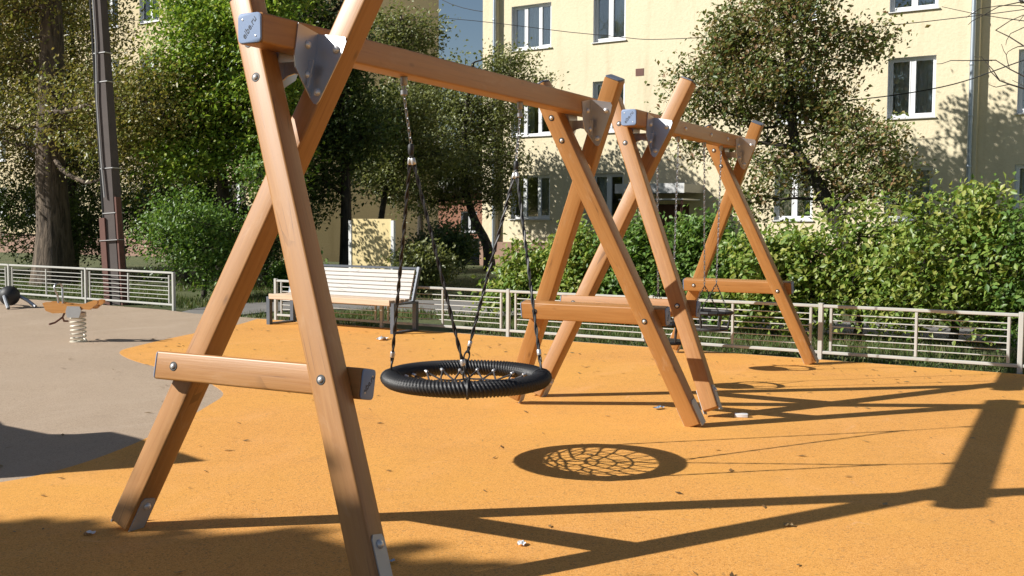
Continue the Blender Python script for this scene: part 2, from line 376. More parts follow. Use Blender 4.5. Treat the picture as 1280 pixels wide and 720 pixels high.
sheet('yard_road', [(-60, 20.4), (-24, 19.6), (-20, 23), (-21, 27), (-26, 60), (-33, 60), (-29.5, 27), (-31, 24.5), (-60, 25)], -.005, M['path']) if False else None
k = MB()
for i in range(23):
    x0 = -8.0+i*.98; M_ = axisM((x0, fence_y(x0)-FB, -.1), (x0+1, fence_y(x0+1)-FB, -.1), (0, 0, 1))
    if i == 0: kp = empty('kerb_edging', T(-8, fence_y(-8), 0)); kp['kind'] = 'structure'
    k = MB(); k.rbox(.145, .07, .004, .972, .008, 1); k.build('kerb_stone', M['kerb'], kp, T(8, -fence_y(-8), 0) @ M_)
# ------------------------------------------------------------------ swing frames
TH_T = math.atan(.194); CT = math.cos(TH_T)
S_ = .12; ZC = 1.94/CT; TAN = math.tan(.4026)*CT; ANG = math.atan(TAN); YB = .22*CT; YS0 = .123*CT
POSTZ0, POSTZ1 = .075, 2.515/CT
post_len = (POSTZ1-POSTZ0)/math.cos(ANG)
post_me = MB().rbox(S_, S_, 0, post_len, .011, 3).mesh('post', M['wood'], True)
INN = .20
post_me2 = MB().rbox(S_, S_, 0, post_len+INN, .011, 3).mesh('post', M['wood'], True)
cap_me = MB().rbox(S_-.002, S_-.002, 0, .012, .017, 3, None, .004).mesh('end_cap', M['cap_dark'], True)
STR_L = .585
str_me = MB().rbox(.131, .094, 0, 2*STR_L, .010, 3).mesh('stretcher', M['wood'], True)
scap_me = MB().rbox(.128, .092, 0, .009, .016, 3, None, .003).mesh('stretcher_cap', M['cap_blue'], True)
bolt_me = MB().lathe([(.0135, 0), (.0135, .002), (.0115, .006), (.007, .009), (0, .010)], 14).mesh('bolt', M['bolt'], True)
wash_me = MB().lathe([(.0215, 0), (.0215, .002), (.0130, .0024)], 16).mesh('washer', M['washer'], True)
bigbolt_me = MB().lathe([(.019, 0), (.019, .003), (.015, .010), (.008, .014), (0, .015)], 14).mesh('bracket_bolt', M['bolt'], True)
foot_me = MB().prism([(-.042, -.075), (.042, -.075), (.042, .10), (.030, .12), (-.030, .12), (-.042, .10)], 0, .006).mesh('foot_plate', M['plate'])
def text_mesh(body, size, mat):
    cu = bpy.data.curves.new('lettering', 'FONT'); cu.body = body; cu.size = size; cu.align_x = 'CENTER'; cu.align_y = 'CENTER'; cu.extrude = .0006; cu.shear = .25
    o = bpy.data.objects.new('lettering_tmp', cu); COL.objects.link(o); dg = bpy.context.evaluated_depsgraph_get(); dg.update()
    me = bpy.data.meshes.new_from_object(o.evaluated_get(dg)); bpy.data.objects.remove(o); me.materials.clear(); me.materials.append(mat); return me
M['ink'] = flat('etched_ink', (.05, .06, .08), .6)
txt_me = text_mesh('eibe.ru', .035, M['ink'])
screw_me = MB().lathe([(.0045, 0), (.0045, .001), (.002, .0018), (0, .002)], 8).mesh('cap_screw', M['bolt'], True)
def bolt(parent, P, n, big=False):
    """bolt head at P pointing along n, parent-space"""
    Mx = axisM(P, Vector(P)+Vector(n), (0, 0, 1) if abs(n[2]) < .9 else (1, 0, 0))
    if not big: place('washer', wash_me, parent, Mx)
    place('bolt', bigbolt_me if big else bolt_me, parent, Mx @ T(0, 0, .001))
def cross_frame(root, G, lng=True):
    """one crossed pair of posts; G: matrix in the root's space. local: x across, y layer depth, z up in the tilted plane"""
    G = G @ Matrix.Rotation(-TH_T, 4, 'X')
    for sg, y0 in ((-1, 0), (1, YB)):
        base = Vector((-sg*(ZC-POSTZ0)*TAN*1.0, y0+S_/2, POSTZ0)); top = Vector((sg*(POSTZ1-ZC)*TAN, y0+S_/2, POSTZ1))
        Mp = G @ axisM(base, top, (1, 0, 0)); p = place('post', post_me if sg < 0 or not lng else post_me2, root, Mp)
        place('end_cap', cap_me, p, T(0, 0, post_len+(0 if sg < 0 or not lng else INN)))
        # steel shoe on the side face nearest the ground and one on the outside
        Mf = T(S_/2+.0005, 0, .055) @ RZ(-PI/2) @ T(0, -.006, 0)
        place('foot_plate', foot_me, p, T(S_/2+.0065, 0, .055) @ RZ(PI/2))
        place('foot_plate', foot_me, p, T(-S_/2-.0005, 0, .055) @ RZ(PI/2))
        bolt(p, (S_/2+.006, 0, .135), (1, 0, 0), True)
        fs = -1 if sg < 0 else 1
        for zz in (2.125, 2.285):
            bolt(p, (0, fs*S_/2, (zz/CT-POSTZ0)/math.cos(ANG)), (0, fs, 0))
        # hidden nut side
    zs = .832/CT
    Ms = G @ axisM((-STR_L, YS0+.047, zs), (STR_L, YS0+.047, zs), (0, 0, 1)); st = place('stretcher', str_me, root, Ms)
    place('end_cap', scap_me, st, T(0, 0, 2*STR_L)); place('end_cap', scap_me, st, T(0, 0, -.009))
    for e, zz, n in ((0, 2*STR_L+.0095, 1), (1, -.0095, -1)):
        Mt = T(0, 0, zz) @ (Matrix.Rotation(0, 4, 'X') if n > 0 else Matrix.Rotation(PI, 4, 'X'))
        place('lettering', txt_me, st, Mt @ RZ(R(-90+52)*1.0 if n > 0 else R(52-90)))
        for sx in (-1, 1): place('cap_screw', screw_me, st, Mt @ T(sx*.036, -sx*.022, 0))
    xa = (ZC-zs)*TAN
    bolt(st, (0, 0, 0), (0, 0, 1)) if False else None
    bolt(root, G @ Vector((-xa, YS0-.001, zs)), (G.to_3x3() @ Vector((0, -1, 0))))
    bolt(root, G @ Vector((xa, -.0005, zs)), (G.to_3x3() @ Vector((0, -1, 0))))
    bolt(root, G @ Vector((xa, YS0+.0945, zs)), (G.to_3x3() @ Vector((0, 1, 0))))
    bolt(root, G @ Vector((-xa, YB+S_+.0005, zs)), (G.to_3x3() @ Vector((0, 1, 0))))
    # folded brackets
    zt, zb = 2.385/CT, 2.055/CT
    ym = (S_+YB)/2
    for flip in (0, 1):
        Gb = G if not flip else G @ T(0, 2*ym, 0) @ RZ(PI)
        br = MB()
        # leaf on the post's inner face
        br.prism([(.0675, zt), (.228, zt-.028), (.236, zt-.05), (.222, zt-.10), (.122, zb+.015), (.108, zb), (.092, zb+.004), (.0675, zb+.03)], YB-.006, YB-.0005)
        # leaf on the beam's side
        leaf = [(YB-.15, zt), (YB-.006, zt), (YB-.006, zb+.03), (YB-.03, zb+.05), (YB-.135, zt-.20), (YB-.15, zt-.15)]
        br.add([(.0665, y, z) for y, z in leaf]+[(.0725, y, z) for y, z in leaf], [tuple(range(6)), tuple(range(11, 5, -1))]+[((i+1) % 6, i, 6+i, 6+(i+1) % 6) for i in range(6)])
        b = br.build('bracket', M['steel_b'], root, Gb)
        for x, z in ((.188, zt-.085), (.108, zb+.055)): bolt(b, (x, YB-.006, z), (0, -1, 0), True)
        for y, z in ((YB-.07, zt-.075), (YB-.045, zt-.21)): bolt(b, (.0725, y, z), (1, 0, 0), True)
    sp = MB(); pts = [(-.10, 2.245/CT), (.10, 2.245/CT), (.085, 2.12/CT)]+[(.085*math.cos(R(a)), 2.12/CT+.07*math.sin(R(a))) for a in (30, 60, 90, 120, 150)]+[(-.085, 2.12/CT)]
    sp.prism(pts, ym-.004, ym+.004); sp.build('saddle_plate', M['steel_b'], root, G)
BW, BZ1 = .131, 2.382
def swing_frame(name, y0, y1, label, cat='swing frame', nslots=()):
    root = empty(name, T(0, y0, 0)); tag(root, label, cat, None)
    cross_frame(root, T(0, 0, 0)); cross_frame(root, T(0, y1-y0, 0) @ RZ(PI), False)
    L = (y1-.293)-(y0+.293)
    me = MB().rbox(BW, BW, 0, L, .010, 3).mesh('beam', M['wood'], True)
    b = place('beam', me, root, axisM((0, .293, BZ1-BW/2), (0, .293+L, BZ1-BW/2), (1, 0, 0)))
    bc = MB().rbox(BW-.002, BW-.002, 0, .010, .02, 3, None, .003).mesh('beam_cap', M['cap_blue'], True)
    place('end_cap', bc, b, T(0, 0, -.010)); place('end_cap', bc, b, T(0, 0, L))
    place('lettering', txt_me, b, T(0, 0, -.0105) @ Matrix.Rotation(PI, 4, 'Y') @ RZ(R(232)) @ Matrix.Scale(1.12, 4))
    place('lettering', txt_me, b, T(0, 0, L+.0105) @ RZ(R(180+52)) @ Matrix.Scale(1.12, 4))
    for zz, s in ((-.0105, 1), (L+.0105, -1)):
        for q in (-1, 1): place('cap_screw', screw_me, b, T(q*.036, -q*.036 if s < 0 else q*.036, zz) @ Matrix.Rotation(PI if s > 0 else 0, 4, 'X'))
    return root, b
L1, G1, L2 = 4.0367, .3977, 3.4715
Y0, Y1 = 0.0, L1+.34; Y2, Y3 = L1+G1, L1+G1+L2+.34
sf1, beam1 = swing_frame('swing_frame', Y0, Y1, 'glazed timber crossed-post swing frame that carries the round nest swing')
sf2, beam2 = swing_frame('swing_frame', Y2, Y3, 'timber crossed-post swing frame beside the metal fence, carrying two chain seats')

# ------------------------------------------------------------------ chains, nest swing
def chain_mb(p0, p1, link=.034, wire=.0032):
    p0, p1 = Vector(p0), Vector(p1); d = p1-p0; n = max(2, int(d.length/(link*.72))); mb = MB()
    base = axisM(p0, p1)
    for i in range(n):
        mb.torus(.010, wire, 10, 5, .75, 1.7, base @ T(0, 0, (i+.5)*d.length/n) @ RZ(PI/2*(i % 2)) @ Matrix.Rotation(PI/2, 4, 'Y') @ RZ(PI/2))
    return mb
NC = Vector((0, 2.157, .549)); NPH = R(-14)
nest = empty('nest_swing', T(NC.x, NC.y, 0)); tag(nest, 'round black rope-wrapped nest swing seat hanging on chains and ropes', 'swing seat')
WI = T(-NC.x, -NC.y, 0)
RM, RT = .449, .054
def ring():
    nu, nv, wraps = 1200, 18, 132; U, Vv = np.meshgrid(np.arange(nu)*2*np.pi/nu, np.arange(nv)*2*np.pi/nv, indexing='ij')
    h = np.abs(np.sin(wraps/2*U+Vv*2.0)); r = RT*(.84+.24*h)
    q = RM+r*np.cos(Vv); V = np.stack([q*np.cos(U), q*np.sin(U), NC.z+r*np.sin(Vv)*.86], -1).reshape(-1, 3)
    i, j = np.meshgrid(np.arange(nu), np.arange(nv), indexing='ij'); a = lambda i, j: ((i % nu)*nv+(j % nv)).ravel()
    Fq = np.stack([a(i, j), a(i+1, j), a(i+1, j+1), a(i, j+1)], -1)
    return npmesh('rope_ring', V, Fq, M['rope'], True)
place('rope_ring', ring(), nest)
net = MB(); rings = [(.37, 0.0, 20), (.29, -.045, 20), (.215, -.07, 16), (.14, -.085, 10), (.07, -.09, 6)]
rr = random.Random(3); nodes = []
for k, (r, z, n) in enumerate(rings):
    nodes.append([Vector((r*math.cos(2*PI*(i+.5*(k % 2))/n+rr.uniform(-.05, .05)), r*math.sin(2*PI*(i+.5*(k % 2))/n), NC.z+z-.01+rr.uniform(-.006, .006))) for i in range(n)])
for k in range(1, len(rings)):
    P = nodes[k]; n = len(P)
    for i in range(n): net.tube([P[i], (P[i]+P[(i+1) % n])/2*1.0+Vector((0, 0, -.002)), P[(i+1) % n]], .0062, 5)
    for p in P:
        for q in sorted(nodes[k-1], key=lambda q: (q-p).length)[:2]: net.tube([p, q], .0062, 5)
for q in nodes[0]: 
    d = Vector((q.x, q.y, 0)).normalized(); net.tube([q, q+d*.03+Vector((0, 0, .012))], .0062, 5)
net.tube([(.07*math.cos(a), .07*math.sin(a), NC.z-.1) for a in [2*PI*i/10 for i in range(10)]], .0062, 5, True)
net.build('net', M['net'], nest, None, True)
fm = MB().lathe([(.009, 0), (.011, .002), (.011, .022), (.009, .024)], 10).mesh('net_clip', M['ferrule'], True)
for q in nodes[0]:
    d = Vector((q.x, q.y, 0)).normalized(); place('net_clip', fm, nest, axisM(q-d*.008, q+d*.03+Vector((0, 0, .012))))
fer = MB().lathe([(.011, 0), (.0135, .003), (.0135, .034), (.011, .037)], 12).mesh('ferrule', M['ferrule'], True)
def strand(p0, p1, r=.0075, tw=34):
    p0, p1 = Vector(p0), Vector(p1); L = (p1-p0).length; n = int(L*110); B = axisM(p0, p1); mb = MB()
    for ph in (0, PI):
        mb.tube([B @ Vector((math.cos(tw*i*L/n+ph)*.0055, math.sin(tw*i*L/n+ph)*.0055, i*L/n)) for i in range(n+1)], r*.86, 5)
    return mb
att = lambda a: Vector((RM*math.cos(a), RM*math.sin(a), NC.z+RT*.8))
for hy, jy, jz, aa in ((1.488, 1.555, 1.87, (R(225)+NPH, R(-45)+NPH)), (2.832, 2.782, 1.84, (R(135)+NPH, R(45)+NPH))):
    hp = Vector((0, hy-NC.y, 2.25)); J = Vector((0, jy-NC.y, jz))
    h = MB().lathe([(.016, -.045), (.020, -.04), (.020, -.002), (.026, 0)], 12, T(hp.x, hp.y, hp.z)); h.torus(.013, .004, 12, 6, 1, 1.3, T(hp.x, hp.y, hp.z-.058) @ Matrix.Rotation(PI/2, 4, 'Y'))
    h.lathe([(.014, -.098), (.019, -.094), (.019, -.072), (.014, -.068)], 12, T(hp.x, hp.y, hp.z))
    h.build('hanger', M['chain'], nest, None, True)
    chain_mb(hp+Vector((0, 0, -.095)), J+Vector((0, 0, .03))).build('chain', M['chain'], nest, None, True)
    sh = MB().lathe([(.010, -.03), (.016, -.02), (.017, .02), (.010, .03)], 10, T(*J)); sh.build('rope_shackle', M['black'], nest, None, True)
    for a in aa:
        e = att(a); d = (e-J).normalized()
        st = J+Vector((0, 0, -.012)); strand(st, e-d*.05).build('rope', M['rope'], nest, None, True)
        place('ferrule', fer, nest, axisM(st+d*.035, e)); place('ferrule', fer, nest, axisM(e-d*.13, e))
        lp = MB(); lp.torus(.021, .0065, 14, 6, .8, 1.6, axisM(e-d*.05, e, (math.cos(a), math.sin(a), 0)) @ T(0, 0, .022) @ Matrix.Rotation(PI/2, 4, 'Y') @ RZ(PI/2)); lp.build('rope_loop', M['rope'], nest, None, True)
        cl = MB().torus(RT*1.03, .010, 18, 6, 1, .88, Matrix.Translation((RM*math.cos(a), RM*math.sin(a), NC.z)) @ RZ(a) @ Matrix.Rotation(PI/2, 4, 'X')); cl.build('ring_clamp', M['rope'], nest, None, True)
# ------------------------------------------------------------------ cradle swings on the second frame
def cradle(yc, label):
    root = empty('cradle_swing', T(0, yc, 0)); tag(root, label, 'swing seat', 'cradle seats on the second swing frame')
    zt, zb = .586, .425
    oct_ = lambda rx, ry, z, n=8: [(rx*math.cos(2*PI*(i+.5)/n), ry*math.sin(2*PI*(i+.5)/n), z) for i in range(n)]
    cx = .0
    rg = MB()
    P = oct_(.215, .185, zt, 16)
    for i in range(16):
        rg.tube([P[i], P[(i+1) % 16]], .020, 8)
    rg.build('safety_ring', M['black'], root, None, True)
    bs = MB(); n = 18; pr = [(.0, zb+.012), (.12, zb+.016), (.165, zb+.010), (.17, zb-.005), (.165, zb-.018), (0, zb-.022)]
    bs.lathe([(r*1.0, z) for r, z in pr], n, Matrix.Diagonal((1.1, 1, 1, 1))); bs.build('seat_pad', M['black'], root, None, True)
    for i in range(6):
        a = 2*PI*i/6+.3; b = MB(); b.tube([(.205*math.cos(a), .178*math.sin(a), zt-.01), (.175*math.cos(a), .155*math.sin(a), zb+.0)], .011, 6); b.build('strap', M['black'], root, None, True)
    for s in (-1, 1):
        hy = s*.275; hp = Vector((0, hy, 2.25)); J = Vector((0, s*.195, .86))
        h = MB().lathe([(.012, -.05), (.018, -.04), (.018, 0)], 10, T(0, hy, 2.25)); h.build('hanger', M['chain'], root, None, True)
        chain_mb(hp+Vector((0, 0, -.05)), J, .036, .0034).build('chain', M['chain'], root, None, True)
        for q in (-1, 1): chain_mb(J, Vector((q*.135, s*.145, zt+.012)), .036, .0034).build('chain', M['black'], root, None, True)
    # side bolts through the beam at each hanger
    return root
cradle(5.655, 'black rubber cradle swing hanging nearer the round nest swing')
cradle(6.965, 'black rubber cradle swing hanging nearer the metal fence')
for hy in (5.38, 5.93, 6.69, 7.24):
    y = hy-(Y2+.293); z = 0
    place('hanger_bolt', bigbolt_me, beam2, T(BW/2, 0, y) @ Matrix.Rotation(PI/2, 4, 'Y'))

# ------------------------------------------------------------------ metal fence sections
rod_cache = {}
def fence_section(p0, p1, label, endpost=False, h=.60):
    p0, p1 = Vector((*p0, 0)), Vector((*p1, 0)); L = (p1-p0).length
    root = empty('fence_section', T(*p0) @ RZ(math.atan2(p1.y-p0.y, p1.x-p0.x))); tag(root, label, 'fence', 'low metal playground fence sections')
    Lr = round(L, 2)
    if Lr not in rod_cache:
        rod_cache[Lr] = (MB().rbox(.012, .012, .115, L-.115, .005, 2, axisM((0, 0, 0), (1, 0, 0), (0, 0, 1))).mesh('rod', M['fence'], True),
            MB().rbox(.034, .036, .025, L-.025, .006, 1, axisM((0, 0, 0), (1, 0, 0), (0, 0, 1))).mesh('rail', M['fence'], True))
    rod, rail = rod_cache[Lr]
    place('rail', rail, root, T(0, 0, h-.02)); place('rail', rail, root, T(0, 0, .075))
    for i in range(6): place('rod', rod, root, T(0, 0, .075+.02+(h-.04-.095)*(i+1)/7+.0))
    place('post', fpost, root); 
    if endpost: place('post', fpost, root, T(L, 0, 0))
    for x in (.11, L/2, L-.11): place('upright', fup, root, T(x, 0, 0))
fpost = MB().rbox(.05, .05, -.1, .612, .006, 1).mesh('post', M['fence'], True)
fup = MB().rbox(.03, .028, .0955, .5595, .005, 1).mesh('upright', M['fence'], True)
fx = [-7.23, -5.25, -3.2, -1.21, .78, 2.75, 4.75, 6.75]
lab = ['pale metal rail fence section whose free end stands behind the bench', 'pale metal rail fence section between the bench and the next post towards the swings',
 'pale metal fence section behind the nest swing frame where leafy hedge begins', 'pale metal fence section behind the cradle swing seats',
 'pale metal fence section starting at the last timber swing leg, dark shrub stems behind', 'pale metal fence section at the end of the long beam shadow', 'pale metal fence section out past the end of the hedge']
for i in range(len(fx)-1): fence_section((fx[i], fence_y(fx[i])), (fx[i+1], fence_y(fx[i+1])), lab[i], i == len(fx)-2)
lp = [(-16.9, 10.2), (-14.49, 9.96), (-12.14, 9.72), (-9.82, 9.49)]
ll = ['pale metal fence section beside the black ball toy', 'pale metal fence section in front of the thick tree trunk', 'pale metal fence section in front of the utility pole, free end by the shrub']
for i in range(3): fence_section(lp[i], lp[i+1], ll[i], i == 2, .62)

# ------------------------------------------------------------------ bench
def bench():
    root = empty('park_bench', T(-5.72, 8.24, 0) @ RZ(-.075)); tag(root, 'park bench with pale slatted back and dark metal legs', 'bench')
    W = 1.11
    for s in (-1, 1):
        x = s*W
        m = MB(); m.box(x-.03, x+.03, -.01, .05, 0, .40); m.build('leg', M['bench_metal'], root)
        m = MB(); m.box(x-.03, x+.03, .46, .52, 0, .372); m.build('leg', M['bench_metal'], root)
        m = MB(); m.box(x-.03, x+.03, .052, .52, .375, .40); m.build('side_rail', M['bench_metal'], root)
        m = MB(); m.box(x-.03, x+.03, .052, .458, .012, .03); m.build('floor_bar', M['bench_metal'], root)
        m = MB(); m.rbox(.045, .05, 0, .47, .004, 1, axisM((x, .43, .405), (x, .565, .83), (1, 0, 0))); m.build('back_post', M['bench_metal'], root)
    m = MB(); m.box(-W-.03, W+.03, .545, .60, .822, .85); m.build('top_rail', M['bench_metal'], root)
    sl = MB().rbox(.085, .034, 0, 2*W-.062, .006, 1, axisM((-W+.031, 0, 0), (W-.031, 0, 0), (0, 1, 0))).mesh('slat', M['bench_seat'], True)
    for i in range(4): place('seat_slat', sl, root, T(0, .05+i*.098, .42))
    f = MB().rbox(.032, .075, 0, 2*W-.062, .006, 1, axisM((-W+.031, 0, 0), (W-.031, 0, 0), (0, 1, 0))).mesh('front_slat', M['bench_seat'], True); place('front_slat', f, root, T(0, -.012, .405))
    bs = MB().rbox(.051, .024, 0, 2*W-.05, .005, 1, axisM((-W+.025, 0, 0), (W-.025, 0, 0), (0, 0, 1))).mesh('back_slat', M['bench_back'], True)
    n = Vector((0, .565-.43, .83-.405)).normalized()
    for i in range(7):
        p = Vector((0, .43, .405))+n*(.055+i*.0575); place('back_slat', bs, root, T(0, p.y-.042, p.z) @ Matrix.Rotation(-math.atan2(n.y, n.z), 4, 'X'))
bench()
# ------------------------------------------------------------------ spring rocker and ball toy
def rocker():
    root = empty('spring_rocker', T(-7.40, 5.56, 0) @ RZ(R(20))); tag(root, 'wooden spring rocker toy with steel handle loop on a coil spring', 'spring rocker')
    sp = MB(); n = 150; sp.tube([(.085*math.cos(2*PI*6.2*i/n), .085*math.sin(2*PI*6.2*i/n), .015+.30*i/n) for i in range(n+1)], .011, 6); sp.build('spring', M['spring'], root, None, True)
    b = MB().lathe([(.10, 0), (.10, .012), (.085, .014)], 20); b.build('base_plate', M['spring'], root, None, True)
    y = .035
    prof = [(-.40, .465), (-.36, .375), (-.27, .345), (-.05, .355), (.02, .385), (.12, .40), (.20, .395), (.30, .47), (.305, .505), (.26, .512), (.16, .475), (.05, .448), (-.06, .452), (-.20, .468), (-.36, .478)]
    for s in (-1, 1):
        m = MB(); m.prism(prof, s*.075-.02, s*.075+.02); m.build('side_board', M['wood_toy'], root)
    m = MB(); m.box(-.34, -.10, -.054, .054, .40, .455); m.build('seat_board', M['wood_toy'], root)
    m = MB(); m.box(.08, .24, -.054, .054, .41, .45, Matrix.Identity(4)); m.build('seat_board', M['wood_toy'], root)
    m = MB(); m.prism([(-.075, .30), (.075, .30), (.105, .39), (.085, .435), (-.075, .435), (-.095, .37)], -.112, -.096); m.build('mount_plate', M['steel'], root)
    m = MB(); m.lathe([(.092, .305), (.095, .31), (.095, .35), (.085, .36)], 18); m.build('spring_cap', M['steel'], root, None, True)
    lp_ = MB(); lp_.tube(smooth_curve([(-.22, -.05, .44), (-.225, -.055, .55), (-.245, -.085, .64), (-.25, -.05, .69), (-.25, .05, .69), (-.245, .085, .64), (-.225, .055, .55), (-.22, .05, .44)], 5), .012, 7); lp_.build('handle', M['steel'], root, None, True)
    ft = MB(); ft.tube([(-.16, 0, .37), (-.20, 0, .29), (-.24, -.10, .235), (-.25, -.20, .225)], .012, 7); ft.tube([(-.20, 0, .29), (-.24, .10, .235), (-.25, .20, .225)], .012, 7); ft.build('foot_rest', M['rust'], root, None, True)
rocker()
def balltoy():
    root = empty('ball_rocker', T(-12.35, 8.35, 0) @ RZ(R(-12))); tag(root, 'black ball toy on bent steel tube legs', 'play toy')
    b = MB(); n = 12; b.lathe([(.165*math.sin(PI*i/n)+1e-6, .20-.165*math.cos(PI*i/n)) for i in range(n+1)], 20); b.build('ball', M['black'], root, None, True)
    f = MB(); f.tube(smooth_curve([(.08, -.12, .20), (.22, -.16, .12), (.34, -.18, .02)], 4), .03, 8); f.tube(smooth_curve([(.05, .12, .2), (.2, .2, .12), (.36, .26, .02)], 4), .03, 8)
    f.tube(smooth_curve([(-.1, 0, .2), (-.5, .05, .26), (-.9, .05, .2), (-1.1, .1, .02)], 4), .03, 8); f.build('tube_frame', M['steel'], root, None, True)
balltoy()

# ------------------------------------------------------------------ utility pole
def pole():
    root = empty('utility_pole', T(-11.62, 9.98, 0)); tag(root, 'tall dark utility pole with strapped cable, behind the low fence', 'utility pole')
    lean = -.066; top = 9.5
    A = axisM((0, 0, -.05), (lean*top, 0, top), (1, 0, 0))
    m = MB(); s0, s1 = .115, .065; m.add([(-s0, -s0, 0), (s0, -s0, 0), (s0, s0, 0), (-s0, s0, 0), (-s1, -s1, top), (s1, -s1, top), (s1, s1, top), (-s1, s1, top)], [(0, 3, 2, 1), (4, 5, 6, 7), (0, 1, 5, 4), (1, 2, 6, 5), (2, 3, 7, 6), (3, 0, 4, 7)], A @ RZ(R(8)))
    m.build('shaft', M['pole'], root)
    m = MB(); m.box(-.20, -.085, -.14, .02, 0, 1.55, A @ RZ(R(8))); m.build('base_channel', M['rust'], root)
    m = MB(); m.box(.132, .165, -.11, .02, 0, 1.9, A @ RZ(R(8))); m.build('base_channel', M['rust'], root)
    for z in (1.15, 1.62, 2.4, 3.9, 4.4):
        q = s0+(s1-s0)*z/top+.006; m = MB()
        if z < 1.6: m.box(-.208, .172, -.155, .03, z, z+.012, A @ RZ(R(8)))
        else: m.box(-q-.02, q+.03, -q-.006, q, z, z+.016, A @ RZ(R(8)))
        m.build('strap', M['strap'], root)
    m = MB(); m.tube([A @ RZ(R(8)) @ Vector(p) for p in [(-.15, -.08, 1.5), (-.14, -.08, 4), (-.115, -.07, 9.3)]], .022, 6); m.build('cable', M['cable'], root, None, True)
    m = MB(); m.tube([A @ RZ(R(8)) @ Vector(p) for p in [(-.05, -.14, 1.9), (-.08, -.13, 2.6), (-.09, -.125, 3.6), (-.04, -.12, 4.6), (-.05, -.10, 9.3)]], .016, 6); m.build('cable', M['strap'], root, None, True)
pole()
# ------------------------------------------------------------------ buildings
FA = R(6.5)
P0 = Vector((-6.11, 27.45, 0))
def wall_panel(mb, mr, s0, s1, z0, z1, ops, y=0, depth=.18):
    """front sheet with openings (s0,s1,z0,z1), reveals into mr"""
    xs = sorted({s0, s1, *[o[0] for o in ops], *[o[1] for o in ops]}); zs = sorted({z0, z1, *[o[2] for o in ops], *[o[3] for o in ops]})
    for a, b in zip(xs, xs[1:]):
        for c, d in zip(zs, zs[1:]):
            mx, mz = (a+b)/2, (c+d)/2
            if any(o[0] < mx < o[1] and o[2] < mz < o[3] for o in ops): continue
            mb.add([(a, y, c), (b, y, c), (b, y, d), (a, y, d)], [(0, 1, 2, 3)])
    for o in ops:
        a, b, c, d = o
        for q in (((a, c), (a, d)), ((b, d), (b, c)), ((a, d), (b, d)), ((b, c), (a, c))):
            (x0, za), (x1, zb) = q
            if mr is not None: mr.add([(x0, y, za), (x1, y, zb), (x1, y+depth, zb), (x0, y+depth, za)], [(0, 1, 2, 3)])
wr = random.Random(5)
def window(root, a, b, c, d, y, split, curt='both', G=None):
    G = G or Matrix.Identity(4); yf = y+.13; t = .065
    f = MB(); f.box(a+.003, a+t, yf, yf+.07, c+.003, d-.003); f.box(b-t, b-.003, yf, yf+.07, c+.003, d-.003)
    f.box(a+t, b-t, yf+.002, yf+.068, c+.003, c+t+.02); f.box(a+t, b-t, yf+.002, yf+.068, d-t, d-.003)
    mull = [a+(b-a)*s for s in split]
    for m in mull: f.box(m-.045, m+.045, yf-.004, yf+.066, c+t+.02, d-t)
    w_ = f.build('window', M['pvc'], root, G)
    xs = [a+t]+mull+[b-t]
    for i, (p, q) in enumerate(zip(xs, xs[1:])):
        m = MB(); p2 = p+(.045 if i else 0); q2 = q-(.045 if i < len(mull) else 0)
        m.box(p2, q2, yf+.03, yf+.036, c+t+.02, d-t); m.build('pane', M['glass'], w_)
        # opening sash frame
        if i % 2 == 0 or len(split) == 1:
            m = MB(); e = .035
            m.box(p2+.002, p2+e, yf-.012, yf+.026, c+t+.022, d-t-.002); m.box(q2-e, q2-.002, yf-.012, yf+.026, c+t+.022, d-t-.002)
            m.box(p2+e, q2-e, yf-.010, yf+.024, c+t+.022, c+t+.02+e); m.box(p2+e, q2-e, yf-.010, yf+.024, d-t-e, d-t-.002); m.build('sash', M['pvc'], w_)
    m = MB(); m.add([(a-.05, y-.06, c-.012), (b+.05, y-.06, c-.012), (b+.05, y+.13, c+.02), (a-.05, y+.13, c+.02), (a-.05, y-.06, c-.035), (b+.05, y-.06, c-.035), (b+.05, y+.13, c-.004), (a-.05, y+.13, c-.004)], [(0, 1, 2, 3), (7, 6, 5, 4), (0, 4, 5, 1), (1, 5, 6, 2), (2, 6, 7, 3), (3, 7, 4, 0)]); m.build('sill', M['sill'], w_)
    wq, rv = MB(), MB(); wall_panel(wq, rv, a, b, c, d, [(a, b, c, d)], y+.001); rv.build('reveal', M['reveal'], w_)
    W = b-a
    spans = {'both': [(0, .28), (.7, 1)], 'full': [(0, 1)], 'mid': [(.3, .72)], 'left': [(0, .45)], 'right': [(.55, 1)], 'none': []}[curt]
    for u, v in spans:
        m = MB(); n = max(8, int((v-u)*W*26)); A = a+.05+(W-.1)*u; B = a+.05+(W-.1)*v
        top = [(A+(B-A)*i/n, y+.33+.022*math.sin(i*1.9+wr.random()*.8), d-.03) for i in range(n+1)]; bot = [(p[0]+wr.uniform(-.006, .006), p[1]+.02, c+.0) for p in top]
        m.add(top+bot, [(i, i+1, n+2+i, n+1+i) for i in range(n)]); m.build('curtain', M['curtain'], w_, None, True)
